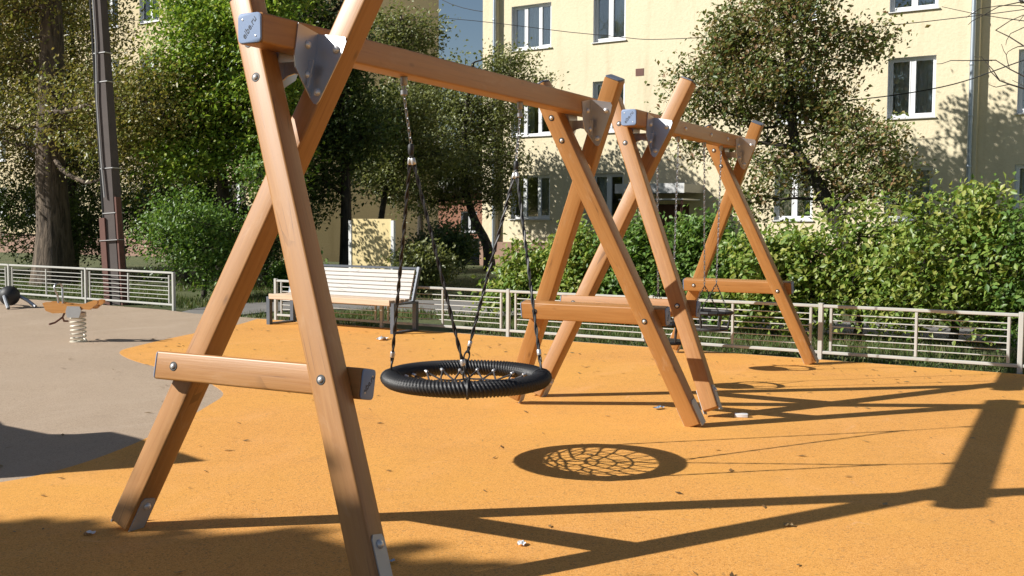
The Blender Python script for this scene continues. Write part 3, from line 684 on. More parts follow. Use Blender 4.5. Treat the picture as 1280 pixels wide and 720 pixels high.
def main_block():
    Mx = Matrix.Translation(P0) @ RZ(-FA); root = empty('apartment_block', Mx); tag(root, 'pale yellow rendered apartment block with white windows behind the swings', 'building')
    cols = [(-7.5, -5.95, (.34, .68)), (-4.38, -3.24, (.5,)), (1.64, 2.76, (.5,)), (4.73, 5.96, (.5,))]
    cols2 = [(7.9, 9.1, (.5,)), (11.6, 12.9, (.5,)), (14.6, 16.1, (.34, .68))]
    rows = [(1.53, 2.97), (4.26, 5.86), (7.08, 8.52), (9.88, 11.32), (12.68, 14.1)]
    TOP = 15.2; PL = .76
    ops = [(a, b, c, d) for a, b, s in cols for c, d in rows]; door = (-2.2, -1.0, .12, 2.0); stairs = [(-2.05, -1.15, 3.6+k*2.8, 4.9+k*2.8) for k in range(0)]
    opsB = [(a, b, c, d) for a, b, s in cols2 for c, d in rows]
    wm, rm = MB(), None
    wall_panel(wm, rm, -8.0, 7.0, PL, TOP, ops+[(door[0], door[1], PL, door[3])])
    wall_panel(wm, rm, 7.0, 22, PL, TOP, opsB, .20)
    wm.add([(7, 0, PL), (7, .2, PL), (7, .2, TOP), (7, 0, TOP)], [(0, 1, 2, 3)])
    # corner strip, ends, back
    wm.box(-8.6, -8.0, -.10, .1, PL, TOP)
    wm.add([(-8.6, .1, -1.2), (-8.6, 12, -1.2), (-8.6, 12, TOP), (-8.6, .1, TOP)], [(0, 1, 2, 3)]); wm.add([(22, .2, -1.2), (22, 12, -1.2), (22, 12, TOP), (22, .2, TOP)], [(3, 2, 1, 0)])
    wm.add([(-8.6, 12, -1.2), (22, 12, -1.2), (22, 12, TOP), (-8.6, 12, TOP)], [(0, 1, 2, 3)])
    me = wm.mesh('wall', M['stucco']); place('wall', me, root)
    m = MB(); m.box(-8.66, door[0], -.16, .5, -1.2, PL-.002); m.box(door[1], 7.05, -.06, .5, -1.2, PL-.002); m.box(7.05, 22, .13, .5, -1.2, PL-.002); m.build('plinth', M['plinth'], root)
    m = MB(); m.box(-8.9, 22.3, -.35, 12.3, TOP+.002, TOP+.25); m.build('roof', M['roof'], root)
    fl = MB()
    for z in (.3, 3.3, 6.1, 8.9, 11.7): fl.box(-8.4, 21.8, .6, 11.8, z, z+.1)
    fl.box(-8.4, 21.8, 4.4, 4.5, .2, TOP-.1)
    for s in (-5.2, -2.9, -.5, 3.7, 6.5, 10.4, 13.7): fl.box(s, s+.1, .6, 4.3, .42, TOP-.1)
    fl.build('inner_walls', M['room'], root)
    cur = ['both', 'left', 'full', 'both', 'right', 'left', 'both', 'right', 'none', 'left', 'both', 'full', 'none', 'both', 'right', 'right', 'full', 'right', 'left']
    i = 0
    for (a, b, s) in cols:
        for (c, d) in rows: window(root, a, b, c, d, 0, s, cur[i % 19]); i += 1
    for (a, b, s) in cols2:
        for (c, d) in rows: window(root, a, b, c, d, .2, s, cur[i % 19]); i += 1
    # porch canopy over the entrance
    m = MB(); m.box(-2.75, -.55, -1.35, -.003, 2.32, 2.56); m.build('porch_canopy', M['concrete'], root)
    m = MB(); m.box(-2.78, -.52, -1.39, -1.352, 2.30, 2.58); m.box(-2.70, -.60, -1.30, -.1, 2.10, 2.14); m.build('canopy_trim', M['sill'], root)
    m = MB(); m.box(door[0]+.02, door[1]-.02, .1, .16, .1, door[3]-.01); m.build('entrance_door', M['rust'], root)
    for x in (-2.65, -.65):
        m = MB(); m.tube([(x, -1.25, -.2), (x, -1.25, 2.1)], .04, 8); m.build('porch_post', M['rust'], root, None, True)
    # drainpipes
    for x, y in ((6.86, -.09), (-8.06, -.19)):
        m = MB(); m.tube([(x, y, .5), (x, y, TOP-.2)], .062, 10); p = m.build('drainpipe', M['zinc'], root, None, True)
        for z in np.arange(1.6, 14, 1.3):
            q = MB().lathe([(.068, 0), (.072, .01), (.072, .05), (.068, .06)], 10, T(x, y, z)); q.build('pipe_collar', M['zinc'], p, None, True)
    m = MB(); m.box(-2.86, -2.58, -.01, .0-.002, 5.93, 6.15); m.build('vent_plate', M['rust'], root)
main_block()
def left_block():
    """stands in the same line, further left; its right-hand end wall is in shade"""
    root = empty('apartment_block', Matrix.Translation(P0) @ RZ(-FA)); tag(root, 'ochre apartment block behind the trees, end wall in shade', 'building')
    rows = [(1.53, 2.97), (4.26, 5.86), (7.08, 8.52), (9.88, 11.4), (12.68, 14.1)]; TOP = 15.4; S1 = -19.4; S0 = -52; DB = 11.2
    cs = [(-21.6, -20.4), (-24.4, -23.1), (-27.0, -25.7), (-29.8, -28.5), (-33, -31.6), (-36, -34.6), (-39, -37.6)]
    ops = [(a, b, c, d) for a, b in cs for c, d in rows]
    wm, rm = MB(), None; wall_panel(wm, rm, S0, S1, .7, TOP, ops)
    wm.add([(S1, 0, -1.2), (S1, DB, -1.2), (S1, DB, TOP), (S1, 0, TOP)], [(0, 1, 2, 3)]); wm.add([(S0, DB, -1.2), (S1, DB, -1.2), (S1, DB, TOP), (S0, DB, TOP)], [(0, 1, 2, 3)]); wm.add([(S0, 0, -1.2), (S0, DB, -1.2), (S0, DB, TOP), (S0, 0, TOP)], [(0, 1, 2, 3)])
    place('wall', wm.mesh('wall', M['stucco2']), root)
    m = MB(); m.box(S0, S1+.05, -.06, .4, -1.2, .698); m.build('plinth', M['plinth'], root)
    m = MB(); m.box(S0, S1+.3, -.35, DB+.3, TOP+.002, TOP+.25); m.build('roof', M['roof'], root)
    fl = MB(); fl.box(S0+.1, S1-.3, 3.4, 3.5, .2, TOP-.1); fl.build('inner_walls', M['room'], root)
    for z in (3.3, 6.1, 8.9, 11.7): pass
    k = 0
    for a, b in cs:
        for c, d in rows: window(root, a, b, c, d, 0, (.5,), ['left', 'both', 'right', 'full'][k % 4]); k += 1
left_block()
def far_house():
    root = empty('brick_building', Matrix.Translation((-36.5, 62, -.8)) @ RZ(R(12))); tag(root, 'small red brick building at the far end of the passage', 'building')
    wm, rm = MB(), None; wall_panel(wm, rm, -9, 9, 0, 4.2, [(-1.6+3.2*i-.6, -1.6+3.2*i+.6, 1.4, 2.9) for i in range(-1, 4)])
    wm.add([(9, 0, 0), (9, 8, 0), (9, 8, 4.2), (9, 0, 4.2)], [(0, 1, 2, 3)]); wm.add([(-9, 0, 0), (-9, 8, 0), (-9, 8, 4.2), (-9, 0, 4.2)], [(0, 1, 2, 3)]); wm.add([(-9, 8, 0), (9, 8, 0), (9, 8, 4.2), (-9, 8, 4.2)], [(0, 1, 2, 3)])
    place('wall', wm.mesh('wall', M['brick_far']), root)
    m = MB(); m.prism([(-9.4, 4.202), (9.4, 4.202), (9.4, 4.45), (0, 4.7), (-9.4, 4.45)], -.4, 8.4); m.build('roof', M['roof'], root)
    for i in range(-1, 4):
        x = -1.6+3.2*i; window(root, x-.6, x+.6, 1.4, 2.9, 0, (.5,), 'none')
far_house()
# ------------------------------------------------------------------ parked cars far back in the passage
def car(x, y, rz, label):
    root = empty('parked_car', T(x, y, -.83) @ RZ(rz)); tag(root, label, 'car')
    prof = [(-2.1, .30), (-2.12, .62), (-1.95, .82), (-1.5, .90), (-.95, 1.36), (-.6, 1.44), (.55, 1.44), (1.25, .95), (1.95, .82), (2.12, .60), (2.1, .30)]
    m = MB(); m.prism(prof, -.78, .78); m.build('body', M['car'], root)
    for y_ in (-.783, .783):
        m = MB(); m.prism([(-1.35, .93), (-.88, 1.33), (.50, 1.35), (1.08, .95)], min(y_, y_*1.006), max(y_, y_*1.006)); m.build('side_window', M['glassdark'], root)
        for x_ in (-1.3, 1.35):
            q = MB(); q.lathe([(.30, -.1), (.32, -.08), (.32, .08), (.30, .1)], 16, T(x_, y_*.95, .32) @ Matrix.Rotation(PI/2, 4, 'X')); wh = q.build('wheel', M['black'], root, None, True)
            q = MB(); q.lathe([(.18, -.105), (.18, .105)], 12, T(x_, y_*.95, .32) @ Matrix.Rotation(PI/2, 4, 'X')); q.build('rim', M['steel'], wh, None, True)
    m = MB(); m.add([(.60, -.70, 1.43), (.60, .70, 1.43), (1.23, .74, .985), (1.23, -.74, .985)], [(0, 1, 2, 3)], T(.012, 0, .012)); m.build('windscreen', M['glassdark'], root)
    for y_ in (-.6, .6):
        m = MB(); m.box(2.02, 2.13, y_-.14, y_+.14, .62, .72); m.build('headlight', M['pvc'], root)
M['glassdark'] = flat('car_glass', (.10, .12, .14), .06, .2, .05)
car(-22.7, 40.5, R(-70), 'dark parked car with a pale glinting windscreen beside the brick building')
car(-20.3, 38.6, R(-75), 'dark parked car standing closest to the yellow apartment block corner')

# ------------------------------------------------------------------ plywood notice board
def board():
    root = empty('notice_board', T(-9.15, 14.1, 0) @ RZ(R(-4))); tag(root, 'blank weathered plywood board on two posts behind the bench', 'board')
    m = MB(); m.box(-.50, .50, -.012, .012, .50, 1.50); m.build('panel', M['board'], root)
    for x in (-.537, .537):
        m = MB(); m.box(x-.035, x+.035, -.03, .03, -.1, 1.47); m.build('post', M['white_paint'], root)
board()

# ------------------------------------------------------------------ trees and shrubs
def leaf_mesh(name, pts, size, rng, mat, up=.35, jit=.35, aspect=.56):
    n = len(pts); nrm = rng.normal(size=(n, 3)); nrm[:, 2] = np.abs(nrm[:, 2])+up; nrm[:, 0] -= .5; nrm[:, 1] -= .5
    nrm /= np.linalg.norm(nrm, axis=1, keepdims=True)
    a = rng.normal(size=(n, 3)); a[:, 2] -= .5; a -= nrm*np.sum(a*nrm, 1, keepdims=True); a /= np.linalg.norm(a, axis=1, keepdims=True); b = np.cross(nrm, a)
    L = size*(1+jit*rng.uniform(-1, 1, (n, 1))); W = L*aspect
    v0 = pts-a*L*.5; v2 = pts+a*L*.5; fold = nrm*W*.22
    v1 = pts+b*W*.5-a*L*.08+fold; v3 = pts-b*W*.5-a*L*.08+fold
    V = np.stack([v0, v1, v2, v3], 1).reshape(-1, 3); k = np.arange(n)*4
    Fq = np.stack([np.stack([k, k+1, k+2], -1), np.stack([k, k+2, k+3], -1)], 1).reshape(-1, 3)
    return npmesh(name, V, Fq, mat)
def limb(p0, p1, r0, r1, mb, rng, n=5, bend=.12, sides=6):
    p0, p1 = np.array(p0, float), np.array(p1, float); L = np.linalg.norm(p1-p0); off = rng.normal(size=3)*bend*L; pts = []
    for i in range(n+1):
        t = i/n; pts.append(tuple(p0+(p1-p0)*t+off*math.sin(PI*t)+rng.normal(size=3)*.02*L*(0 < i < n)))
    mb.tube(pts, [r0+(r1-r0)*(i/n)**.8 for i in range(n+1)], sides); return [np.array(p) for p in pts]
def tree(name, label, cat, base, trunk, r0, blobs, ntips, per, lsize, lmat, seed, bark='bark', spread=.28, group=None, shell=.55, droop=0, twigs=1):
    """trunk: points relative to base; blobs: (cx,cy,cz,rx,ry,rz) relative to base"""
    rng = np.random.default_rng(seed); root = empty(name, T(*base)); tag(root, label, cat, group)
    wood_ = MB(); n = len(trunk); rad = [r0*(1-.72*i/(n-1)) for i in range(n)]; rad[0] *= 1.25
    tp = smooth_curve([tuple(t) for t in trunk], 4); rd = np.interp(np.linspace(0, n-1, len(tp)), range(n), rad)
    wood_.tube(tp, [float(x) for x in rd], 10); skel = [np.array(p) for p in tp[2:]]; sr = [float(x) for x in rd[2:]]
    br = MB(); B = np.array(blobs, float); vol = B[:, 3]*B[:, 4]*B[:, 5]; sk2 = list(skel); sr2 = list(sr)
    for b in B:
        c = b[:3]; d = [np.linalg.norm(p-c)+max(0, p[2]-c[2])*1.5 for p in skel]; i = int(np.argmin(d)); r = min(sr[i]*.6, .02+.018*np.linalg.norm(c-skel[i]))
        pts = limb(skel[i], c, r, .014, br, rng, 6); sk2 += pts[1:]; sr2 += list(np.linspace(r, .012, len(pts)))[1:]
    which = rng.choice(len(B), ntips, p=vol**.8/np.sum(vol**.8)); d = rng.normal(size=(ntips, 3)); d /= np.linalg.norm(d, axis=1, keepdims=True)
    q = rng.uniform(0, 1, (ntips, 1))**(1/3*(1-shell)+.12); tips = B[which, :3]+d*q*B[which, 3:6]
    tips[:, 2] = np.maximum(tips[:, 2], .25)
    S = np.array(sk2)
    if twigs:
        for t in tips[::twigs]:
            i = int(np.argmin(np.linalg.norm(S-t, axis=1))); limb(S[i], t, min(.02, sr2[i]*.6), .004, br, rng, 3, .1, 4)
    sub = rng.normal(size=(ntips, per, 3))*spread*np.array([1, 1, .7]); sub[:, :, 2] -= droop*np.abs(sub[:, :, 0])
    pts = (tips[:, None, :]+sub).reshape(-1, 3); pts = pts[pts[:, 2] > .06]
    wood_.add(br.v, br.f); wood_.build('trunk', M[bark], root, None, True)
    place('crown', leaf_mesh('crown', pts, lsize, rng, LF[lmat]), root); return root
def blobs(rng, c, r, n, k=.45):
    out = [(*c, r[0]*.6, r[1]*.6, r[2]*.6)]
    for i in range(n):
        d = rng.normal(size=3); d /= np.linalg.norm(d); q = rng.uniform(.45, .72); s = rng.uniform(k*.7, k*1.15)
        out.append((c[0]+d[0]*r[0]*q, c[1]+d[1]*r[1]*q, c[2]+d[2]*r[2]*q, r[0]*s, r[1]*s, r[2]*s))
    return out
g = np.random.default_rng(11)
# thick trunk by the left fence, thin yellowing foliage that hangs low
tree('big_tree', 'old tree with thick furrowed trunk and thin yellowing leaves behind the fence', 'tree', (-16.9, 12.9, -.05),
     [(0, 0, 0), (.03, 0, 1.2), (-.03, 0, 3), (.1, 0, 5.5), (.0, 0, 8.5), (.3, .2, 12)], .43,
     [(-2.2, .2, 5.2, 1.6, 1.5, 1.4), (1.5, -.2, 4.0, 1.5, 1.4, 1.0), (-.5, -.8, 6.4, 1.5, 1.5, 1.2), (-1, .5, 7.5, 2.2, 2.2, 1.6), (3.0, .3, 4.0, 1.2, 1.2, .8), (2.4, 0, 3.0, 1.2, 1.1, .9), (-1.4, -.6, 3.6, 1.2, 1.2, .9), (-2, 0, 10, 1.8, 1.8, 1.5), (3.2, -.4, 3.9, 1.1, 1.1, .9), (-3.6, -.2, 6.4, 1.3, 1.3, 1.2), (-3.4, 0, 3.4, 1.0, 1.2, 1.0)],
     900, 64, .09, 'autumn', 1, 'bark', .34, shell=.3)
tree('maple_tree', 'bright green leafy tree between the utility pole and swing frame', 'tree', (-12.9, 13.9, -.05),
     [(0, 0, 0), (.1, 0, 1.5), (-.1, .1, 3.2), (.1, 0, 5), (.2, 0, 8)], .16,
     [(0.00, -0.35, 5.10, 1.06, 1.11, 0.72), (0.90, 0.05, 5.61, 0.94, 0.99, 0.64), (-0.90, -0.14, 4.26, 0.83, 0.87, 0.56), (0.00, 0.14, 3.76, 1.06, 1.11, 0.72), (1.12, 0.15, 4.09, 0.94, 0.99, 0.64), (-1.24, -0.48, 3.25, 0.61, 0.64, 0.41), (-0.22, -0.54, 2.75, 0.80, 0.84, 0.54), (0.90, 0.38, 2.92, 0.90, 0.94, 0.61), (1.69, -0.26, 4.93, 0.71, 0.74, 0.48), (-0.45, -0.29, 5.94, 0.66, 0.69, 0.45), (0.68, 0.68, 6.61, 1.09, 1.14, 0.73), (1.46, -0.03, 2.41, 0.57, 0.59, 0.38)], 720, 60, .105, 'green', 2, 'bark_dark', .25, shell=.35)
tree('shade_tree', 'tall dark tree with straight black trunk behind the plywood board', 'tree', (-11.95, 17.0, -.05),
     [(0, 0, 0), (.02, 0, 2), (-.05, 0, 5), (0, 0, 8), (.1, 0, 11)], .15,
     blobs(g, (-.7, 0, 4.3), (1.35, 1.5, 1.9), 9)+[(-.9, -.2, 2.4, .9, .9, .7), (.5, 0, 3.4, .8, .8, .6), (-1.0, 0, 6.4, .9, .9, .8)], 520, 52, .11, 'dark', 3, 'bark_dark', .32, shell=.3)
tree('leaning_tree', 'slender tree with leaning bare trunk in front of the shaded ochre wall', 'tree', (-14.3, 21.6, -.05),
     [(0, 0, 0), (.15, 0, 1.5), (.45, 0, 3), (.5, 0, 4.6), (.9, 0, 7)], .11, blobs(np.random.default_rng(5), (.9, 0, 4.6), (1.4, 1.4, 1.5), 7)+[(1.8, 0, 3.4, .8, .8, .6), (1.0, 0, 6.6, 1.0, 1.0, .8), (-.6, 0, 3.6, 1.0, 1.0, .8), (.4, 0, 2.7, .9, .9, .5)], 560, 40, .11, 'olive', 4, 'bark_dark', .3, shell=.3)
tree('courtyard_tree', 'olive-green tree with dark leaning trunk before the yellow block corner', 'tree', (-12.3, 24.6, -.05),
     [(0, 0, 0), (-.1, 0, .8), (-.6, 0, 1.7), (-.9, 0, 3), (-.8, 0, 5), (-.6, 0, 6.2)], .17,
     [(-3.24, 0.51, 4.50, 0.89, 0.93, 0.65), (-2.39, 0.59, 5.23, 1.04, 1.09, 0.76), (-1.83, -0.63, 3.54, 1.13, 1.18, 0.82), (-3.52, -0.47, 3.06, 0.89, 0.93, 0.65), (-0.69, 0.50, 4.74, 1.19, 1.25, 0.87), (-0.41, 0.37, 3.30, 1.25, 1.31, 0.91), (0.44, 0.19, 5.71, 0.83, 0.87, 0.61), (0.78, -0.21, 6.19, 0.59, 0.62, 0.43), (-1.97, 0.12, 2.14, 0.71, 0.75, 0.52), (0.16, 0.12, 2.21, 0.77, 0.81, 0.56), (-1.26, 0.09, 6.07, 0.42, 0.44, 0.30), (1.57, -0.38, 5.42, 0.42, 0.44, 0.30), (-2.82, -0.08, 2.33, 0.71, 0.75, 0.52), (-0.98, -0.12, 2.62, 0.77, 0.81, 0.56)], 640, 52, .105, 'olive', 5, 'bark_dark', .27, shell=.35)
tree('apple_tree', 'dark apple tree with crooked trunk and reddish leaves before the yellow block', 'tree', (-1.5, 22.6, -.05),
     [(0, 0, 0), (-.1, 0, 1.0), (-.75, 0, 2.4), (-1.3, 0, 3.3), (-1.5, 0, 4.8), (-1.6, 0, 6.4)], .21,
     [(-3.65, -0.41, 4.67, 0.90, 0.94, 0.83), (-3.88, 0.38, 3.48, 0.56, 0.59, 0.51), (-2.71, 0.34, 6.03, 1.04, 1.09, 0.95), (-1.38, -0.32, 6.41, 1.04, 1.09, 0.95), (-2.23, -0.01, 4.64, 1.10, 1.15, 1.01), (-0.61, -0.06, 5.41, 0.84, 0.88, 0.77), (0.24, 0.17, 5.83, 0.56, 0.59, 0.51), (-0.80, 0.35, 4.06, 0.96, 1.00, 0.88), (0.37, -0.47, 3.28, 0.92, 0.96, 0.84), (0.94, -0.52, 2.40, 0.68, 0.71, 0.62), (-0.24, 0.37, 2.51, 0.84, 0.88, 0.77), (-1.56, -0.07, 2.98, 0.76, 0.79, 0.70), (-2.71, 0.29, 3.23, 0.56, 0.59, 0.51), (-2.23, -0.55, 2.07, 0.52, 0.54, 0.48), (-1.38, -0.07, 7.38, 1.00, 1.04, 0.92), (-3.28, 0.24, 5.64, 0.68, 0.71, 0.62)], 690, 46, .12, 'apple', 6, 'bark_dark', .25, shell=.35)
tree('side_tree', 'yellow-green tree behind the thick trunk, in front of the ochre block', 'tree', (-21.0, 16.8, -.05),
     [(0, 0, 0), (.1, 0, 1.5), (0, 0, 3.5), (.2, 0, 6), (.1, 0, 8.5)], .15,
     [(0, 0, 4.4, 1.7, 1.6, 1.5), (-1.6, 0, 5.6, 1.5, 1.4, 1.3), (1.5, .2, 3.4, 1.4, 1.3, 1.0), (.6, 0, 6.6, 1.5, 1.4, 1.2), (2.6, 0, 4.4, 1.2, 1.2, .9), (-1.2, 0, 3.0, 1.2, 1.2, .9), (-.4, 0, 8.2, 1.4, 1.4, 1.1), (3.6, .3, 3.2, 1.0, 1.0, .8)], 620, 50, .10, 'autumn', 12, 'bark_dark', .32, shell=.3)
# shrub by the entrance gap and low shrubs
tree('shrub', 'bushy green shrub growing at the free end of the fence by the utility pole', 'shrub', (-11.3, 11.7, -.05), [(0, 0, 0), (.05, 0, .5), (.0, 0, 1.0), (.05, 0, 1.5)], .05,
     blobs(g, (0, 0, 1.15), (1.25, 1.1, 1.0), 9)+[(.6, -.3, .5, .55, .5, .4), (.6, .9, 2.35, .45, .45, .35), (-.5, 0, 1.6, .6, .6, .5)], 330, 36, .075, 'hedge2', 7, 'bark_dark', .17)
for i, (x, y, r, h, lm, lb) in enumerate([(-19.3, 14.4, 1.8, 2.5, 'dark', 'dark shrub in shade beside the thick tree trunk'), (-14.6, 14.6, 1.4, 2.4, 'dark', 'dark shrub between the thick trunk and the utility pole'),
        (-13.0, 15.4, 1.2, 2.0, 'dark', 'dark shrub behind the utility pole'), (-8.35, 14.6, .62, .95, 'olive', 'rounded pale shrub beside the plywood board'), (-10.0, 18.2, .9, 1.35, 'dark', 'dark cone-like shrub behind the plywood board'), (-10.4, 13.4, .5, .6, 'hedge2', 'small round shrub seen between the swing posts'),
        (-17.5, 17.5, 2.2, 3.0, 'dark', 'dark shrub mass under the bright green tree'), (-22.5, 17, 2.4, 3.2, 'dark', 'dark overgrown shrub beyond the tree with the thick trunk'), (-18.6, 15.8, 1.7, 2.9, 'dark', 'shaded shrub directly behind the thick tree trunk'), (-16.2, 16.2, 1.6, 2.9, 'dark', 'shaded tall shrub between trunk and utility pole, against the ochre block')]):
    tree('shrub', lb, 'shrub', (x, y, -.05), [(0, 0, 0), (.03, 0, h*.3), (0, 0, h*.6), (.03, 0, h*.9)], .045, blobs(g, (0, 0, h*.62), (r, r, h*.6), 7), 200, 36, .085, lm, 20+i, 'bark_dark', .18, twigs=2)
# hedge row behind the right-hand fence
hx = [(4.6, 10.2, 1.1, 1.75, 'hedge2'), (3.1, 10.35, 1.0, 1.75, 'hedge2'), (1.9, 10.55, 1.05, 1.98, 'hedge'), (.75, 10.75, 1.0, 1.85, 'hedge'), (-.3, 10.7, .8, 1.45, 'hedge'), (-1.2, 10.9, .85, 1.6, 'hedge2'), (-2.15, 11.0, .85, 1.75, 'hedge2'), (-3.2, 11.15, .8, 1.45, 'hedge'), (-4.2, 11.2, .7, 1.12, 'hedge')]
hl = ['leafy hedge shrub standing past the last fence section', 'deep green hedge shrub above the end of the long beam shadow', 'tall pale-leaved hedge shrub, tallest of the row behind the fence', 'pale-leaved hedge shrub beside the tallest one of the row', 'thin low hedge shrub behind the last timber swing leg',
      'deep green hedge shrub behind the cradle swings', 'deep green hedge shrub behind the second frame crossing', 'pale hedge shrub seen between the crossed posts of the nest swing frame', 'lowest hedge shrub at the end of the row behind the nest swing']
for i, (x, y, r, h, lm) in enumerate(hx):
    gg = np.random.default_rng(60+i)
    bl = blobs(gg, (0, 0, h*.6), (r*.95, r*.8, h*.46), 10, .40)+[(-r*.5, -.15, h*.3, r*.45, r*.4, h*.2), (r*.45, -.1, h*.28, r*.45, r*.4, h*.2), (0, -.25, h*.38, r*.4, r*.35, h*.2)]
    tree('hedge_shrub', hl[i], 'shrub', (x, y, -.05), [(0, 0, 0), (.05, 0, .4), (-.05, 0, .8), (.03, 0, h*.8)], .055, bl, 270, 30, .088 if lm == 'hedge' else .08, lm, 80+i, 'bark_dark', .125, 'hedge shrubs behind the fence', twigs=1)
# trees that stand outside the frame and shade the place
tree('plaza_tree', 'broad leafy tree by the rubber floor, shading the front swing post foot', 'tree', (-7.7, -8.7, -.05), [(0, 0, 0), (0, 0, 2), (.1, 0, 4), (0, 0, 6.5)], .18, [(.92, .40, 5.0, 2.75, 2.75, 2.25)], 3600, 40, .27, 'green', 40, 'bark', .16, shell=.25, twigs=6)
tree('plaza_tree', 'yellowing leafy tree past the fence section by the black ball toy', 'tree', (-28, 11.5, -.05), [(0, 0, 0), (0, 0, 2), (.1, 0, 5), (0, 0, 9)], .25, blobs(g, (0, 0, 6.5), (4, 4, 3.6), 14, .5), 700, 26, .18, 'autumn', 41, 'bark', .4, twigs=3)
tree('plaza_tree', 'dark leafy tree farther along the fence than the thick-trunked tree', 'tree', (-25, 14.5, -.05), [(0, 0, 0), (0, 0, 2), (.1, 0, 5), (0, 0, 9)], .25, blobs(g, (0, 0, 6), (3.5, 3.5, 3.6), 14, .5), 700, 26, .17, 'dark', 42, 'bark', .4, twigs=3)
tree('far_tree', 'reddish autumn tree far back in the passage between the blocks', 'tree', (-27.5, 52, -.8), [(0, 0, 0), (0, 0, 3), (.1, 0, 6), (0, 0, 10)], .2, blobs(g, (0, 0, 7.6), (3.4, 3.4, 4.2), 10, .5), 420, 26, .2, 'redtree', 43, 'bark_dark', .5, twigs=2)
tree('far_tree', 'thin-crowned tree against the sky beside the shaded end wall', 'tree', (-20.5, 33.5, -.8), [(0, 0, 0), (0, 0, 3), (-.3, 0, 6), (-.6, 0, 10)], .14, blobs(g, (-.6, 0, 6.2), (2.0, 2.0, 2.2), 8, .45), 200, 22, .12, 'redtree', 44, 'bark_dark', .4, shell=.2)
# bare twiggy tree top at the right edge
def bare_tree():
    rng = np.random.default_rng(9); root = empty('bare_tree', T(2.9, 22.0, 0)); tag(root, 'leafless twiggy tree beside the drainpipe before the yellow wall', 'tree')
    tr = MB(); limb((0, 0, -.05), (.2, 0, 7.5), .11, .03, tr, rng, 7, .03); b = tr
    for i in range(16):
        z = rng.uniform(3.8, 7.4); e = np.array((rng.uniform(-2.4, 1.0), rng.uniform(-.8, .8), z+rng.uniform(.2, 1.2))); p = limb((.1, 0, z), e, .03, .010, b, rng, 5, .12, 5)
        for j in range(4): s = p[rng.integers(1, 6)]; limb(s, s+rng.normal(size=3)*np.array((.6, .4, .4)), .012, .006, b, rng, 4, .15, 4)
    b.build('trunk', M['bark_dark'], root, None, True)
bare_tree()
# ------------------------------------------------------------------ grass
def grass():
    rng = np.random.default_rng(4); n = 60000; x = rng.uniform(-22, 9, n); base = np.where(x < -8.4, 9.85-.1*(x+9.9), fence_y(x)+.06)
    y = base+rng.gamma(1.3, 2.4, n); ok = y < 24
    from math import inf
    inpath = (x > -9.6) & (y > 11.36-.06*x*0) & (y < 13.3-.05*x)
    pl = np.interp(x, [-9.9, -8.2, -7, -4, 0, 6, 14], [9, 9.2, 11.35, 11.5, 11.35, 10.95, 10.4]); pu = np.interp(x, [-9.9, -9.4, -7.5, -4, 0, 6, 14], [10, 12.4, 13.5, 13.7, 13.2, 12.8, 12.3])
    inpath = (x > -9.7) & (y > pl) & (y < pu); patch = np.sin(x*1.7+np.sin(y*2.1))+np.cos(y*1.3+x*.6) > -1.15
    ok &= ~inpath & patch; x, y = x[ok], y[ok]; n = len(x)
    h = rng.uniform(.05, .15, n); a = rng.uniform(0, 2*np.pi, n); wd = .006+.004*rng.random(n); lx, ly = rng.normal(size=(2, n))*.4*h; z = np.full(n, -.035)
    ca, sa = np.cos(a)*wd, np.sin(a)*wd
    V = np.stack([np.stack([x-ca, y-sa, z], -1), np.stack([x+ca, y+sa, z], -1), np.stack([x+lx, y+ly, z+h], -1)], 1).reshape(-1, 3)
    o = place('grass', npmesh('grass', V, np.arange(3*n).reshape(-1, 3), LF['grass'])); tag(o, 'short green grass behind the low metal fence', 'grass'); o['kind'] = 'stuff'
grass()
# ------------------------------------------------------------------ overhead wires
def wire(pts, r, label):
    m = MB(); m.tube(smooth_curve(pts, 8), r, 5); o = m.build('overhead_wire', M['cable'], None, None, True); tag(o, label, 'wire', 'overhead wires')
wire([(-30, 26, 9.0), (-16.4, 25, 7.93), (-9, 24.5, 6.7), (-6.2, 24.3, 6.35), (1, 24, 6.3), (14, 23.5, 7.2)], .010, 'dark wire crossing the yellow block above the swing beam')
wire([(-6, 24, 4.7), (-3.06, 24, 4.45), (0, 24, 4.65), (2.0, 24, 5.21), (6, 24, 6.6), (14, 24, 10)], .014, 'dark cable rising across the drainpipe of the yellow block')
wire([(-24, 33, 15), (-18.5, 31, 10), (-14, 29, 8.4)], .012, 'dark wire slanting across the patch of open sky')
# ------------------------------------------------------------------ panel added out of view, outlined to throw the wedge shadow
def shadow_caster():
    root = empty('shadow_panel', T(-4.28, -.41, 0) @ RZ(math.atan2(.754, -.657))); tag(root, 'added unseen board on two supports, cut to cast the wedge shadow', 'shadow caster')
    v0 = 2.5; ub = -3.5
    pts = [(-1.85, 4.2), (-1.60, 3.61), (-1.23, 3.21), (-1.03, 3.17), (-.82, 3.21), (-.61, 2.94), (-.36, 2.5), (-.125, 2.125), (-.58, 2.02), (-1.24, 1.93), (-2.0, 1.9), (-2.2, 2.4), (-2.2, 3.4), (-2.2, 4.2)]
    P = [(v-v0, (u-ub)/1.552) for u, v in pts]
    m = MB(); m.prism(P, -.02, .02); m.build('panel', M['wood'], root)
    m = MB(); m.tube([(-.2, .07, -.05), (-.2, .07, 1.4)], .05, 10); m.build('panel_support', M['wood'], root, None, True)
    m = MB(); m.tube([(1.2, .07, -.05), (1.2, .07, 1.2)], .05, 10); m.build('panel_support', M['wood'], root, None, True)
shadow_caster()
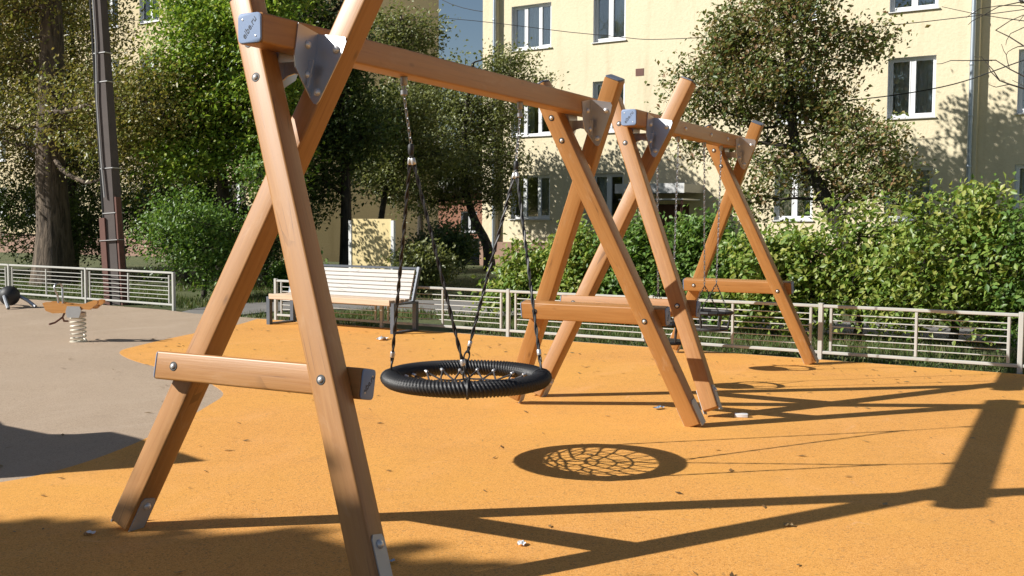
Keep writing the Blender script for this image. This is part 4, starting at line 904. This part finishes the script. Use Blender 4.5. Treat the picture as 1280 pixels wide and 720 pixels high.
# ------------------------------------------------------------------ litter and fallen leaves
def scrap(x, y, sx, sy, seed, mat, label, name='paper_scrap', cat='litter'):
    rng = random.Random(seed); m = MB(); n = 5; vs = []
    for i in range(n):
        for j in range(n):
            vs.append(((i/(n-1)-.5)*sx+rng.uniform(-.12, .12)*sx/2, (j/(n-1)-.5)*sy+rng.uniform(-.12, .12)*sy/2, .006+rng.random()*.35*min(sx, sy)))
    m.add(vs, [(i*n+j, (i+1)*n+j, (i+1)*n+j+1, i*n+j+1) for i in range(n-1) for j in range(n-1)])
    o = m.build(name, mat, None, T(x, y, .004) @ RZ(rng.uniform(0, 3))); tag(o, label, cat)
scrap(-4.35, 7.55, .20, .10, 1, M['paper'], 'white paper scrap on orange floor before the bench')
scrap(1.00, .95, .05, .035, 2, M['paper'], 'torn white wrapper beside the near post foot on orange floor')
scrap(-.86, .12, .045, .03, 3, M['paper'], 'small pale scrap in tree shade on orange floor')
scrap(2.0, 1.85, .04, .04, 4, LF['dry'], 'crumpled tan leaf on orange floor between beam shadows', 'fallen_leaf', 'leaf')
scrap(.32, 4.62, .09, .05, 6, M['bluewrap'], 'blue wrapper on orange floor by the nest swing frame leg')
scrap(.62, .45, .035, .03, 7, M['bluewrap'], 'tiny pale blue wrapper near the post shadow')
o = MB().rbox(.10, .055, 0, .028, .006, 2).build('small_carton', M['paper'], None, T(.99, 4.61, .004) @ RZ(.3), True); tag(o, 'small white carton on orange floor beside the swing feet', 'carton')
def debris():
    rng = np.random.default_rng(8); n = 1150; x = rng.uniform(-7, 6, n); y = rng.uniform(-1, 8.2, n); k = rng.random(n) < .55; y[k] = 8.2-np.abs(rng.normal(size=k.sum()))*1.6
    pts = np.stack([x, y, np.full(n, .011)], -1); s = .007+.03*rng.random((n, 1))**2.2; a = rng.uniform(0, 2*np.pi, n)
    A = np.stack([np.cos(a), np.sin(a), rng.uniform(-.1, .25, n)], -1); Bv = np.stack([-np.sin(a), np.cos(a), rng.uniform(-.2, .2, n)], -1); as_ = rng.uniform(.12, .5, (n, 1))
    V = np.stack([pts-A*s, pts+Bv*s*as_, pts+A*s, pts-Bv*s*as_], 1).reshape(-1, 3); V[:, 2] = np.maximum(V[:, 2], .0055); q = np.arange(n)*4
    Fq = np.stack([np.stack([q, q+1, q+2], -1), np.stack([q, q+2, q+3], -1)], 1).reshape(-1, 3)
    o = place('fallen_leaves', npmesh('fallen_leaves', V, Fq, LF['dry'])); tag(o, 'scattered dry leaf bits on the rubber floor', 'leaf litter'); o['kind'] = 'stuff'
debris()
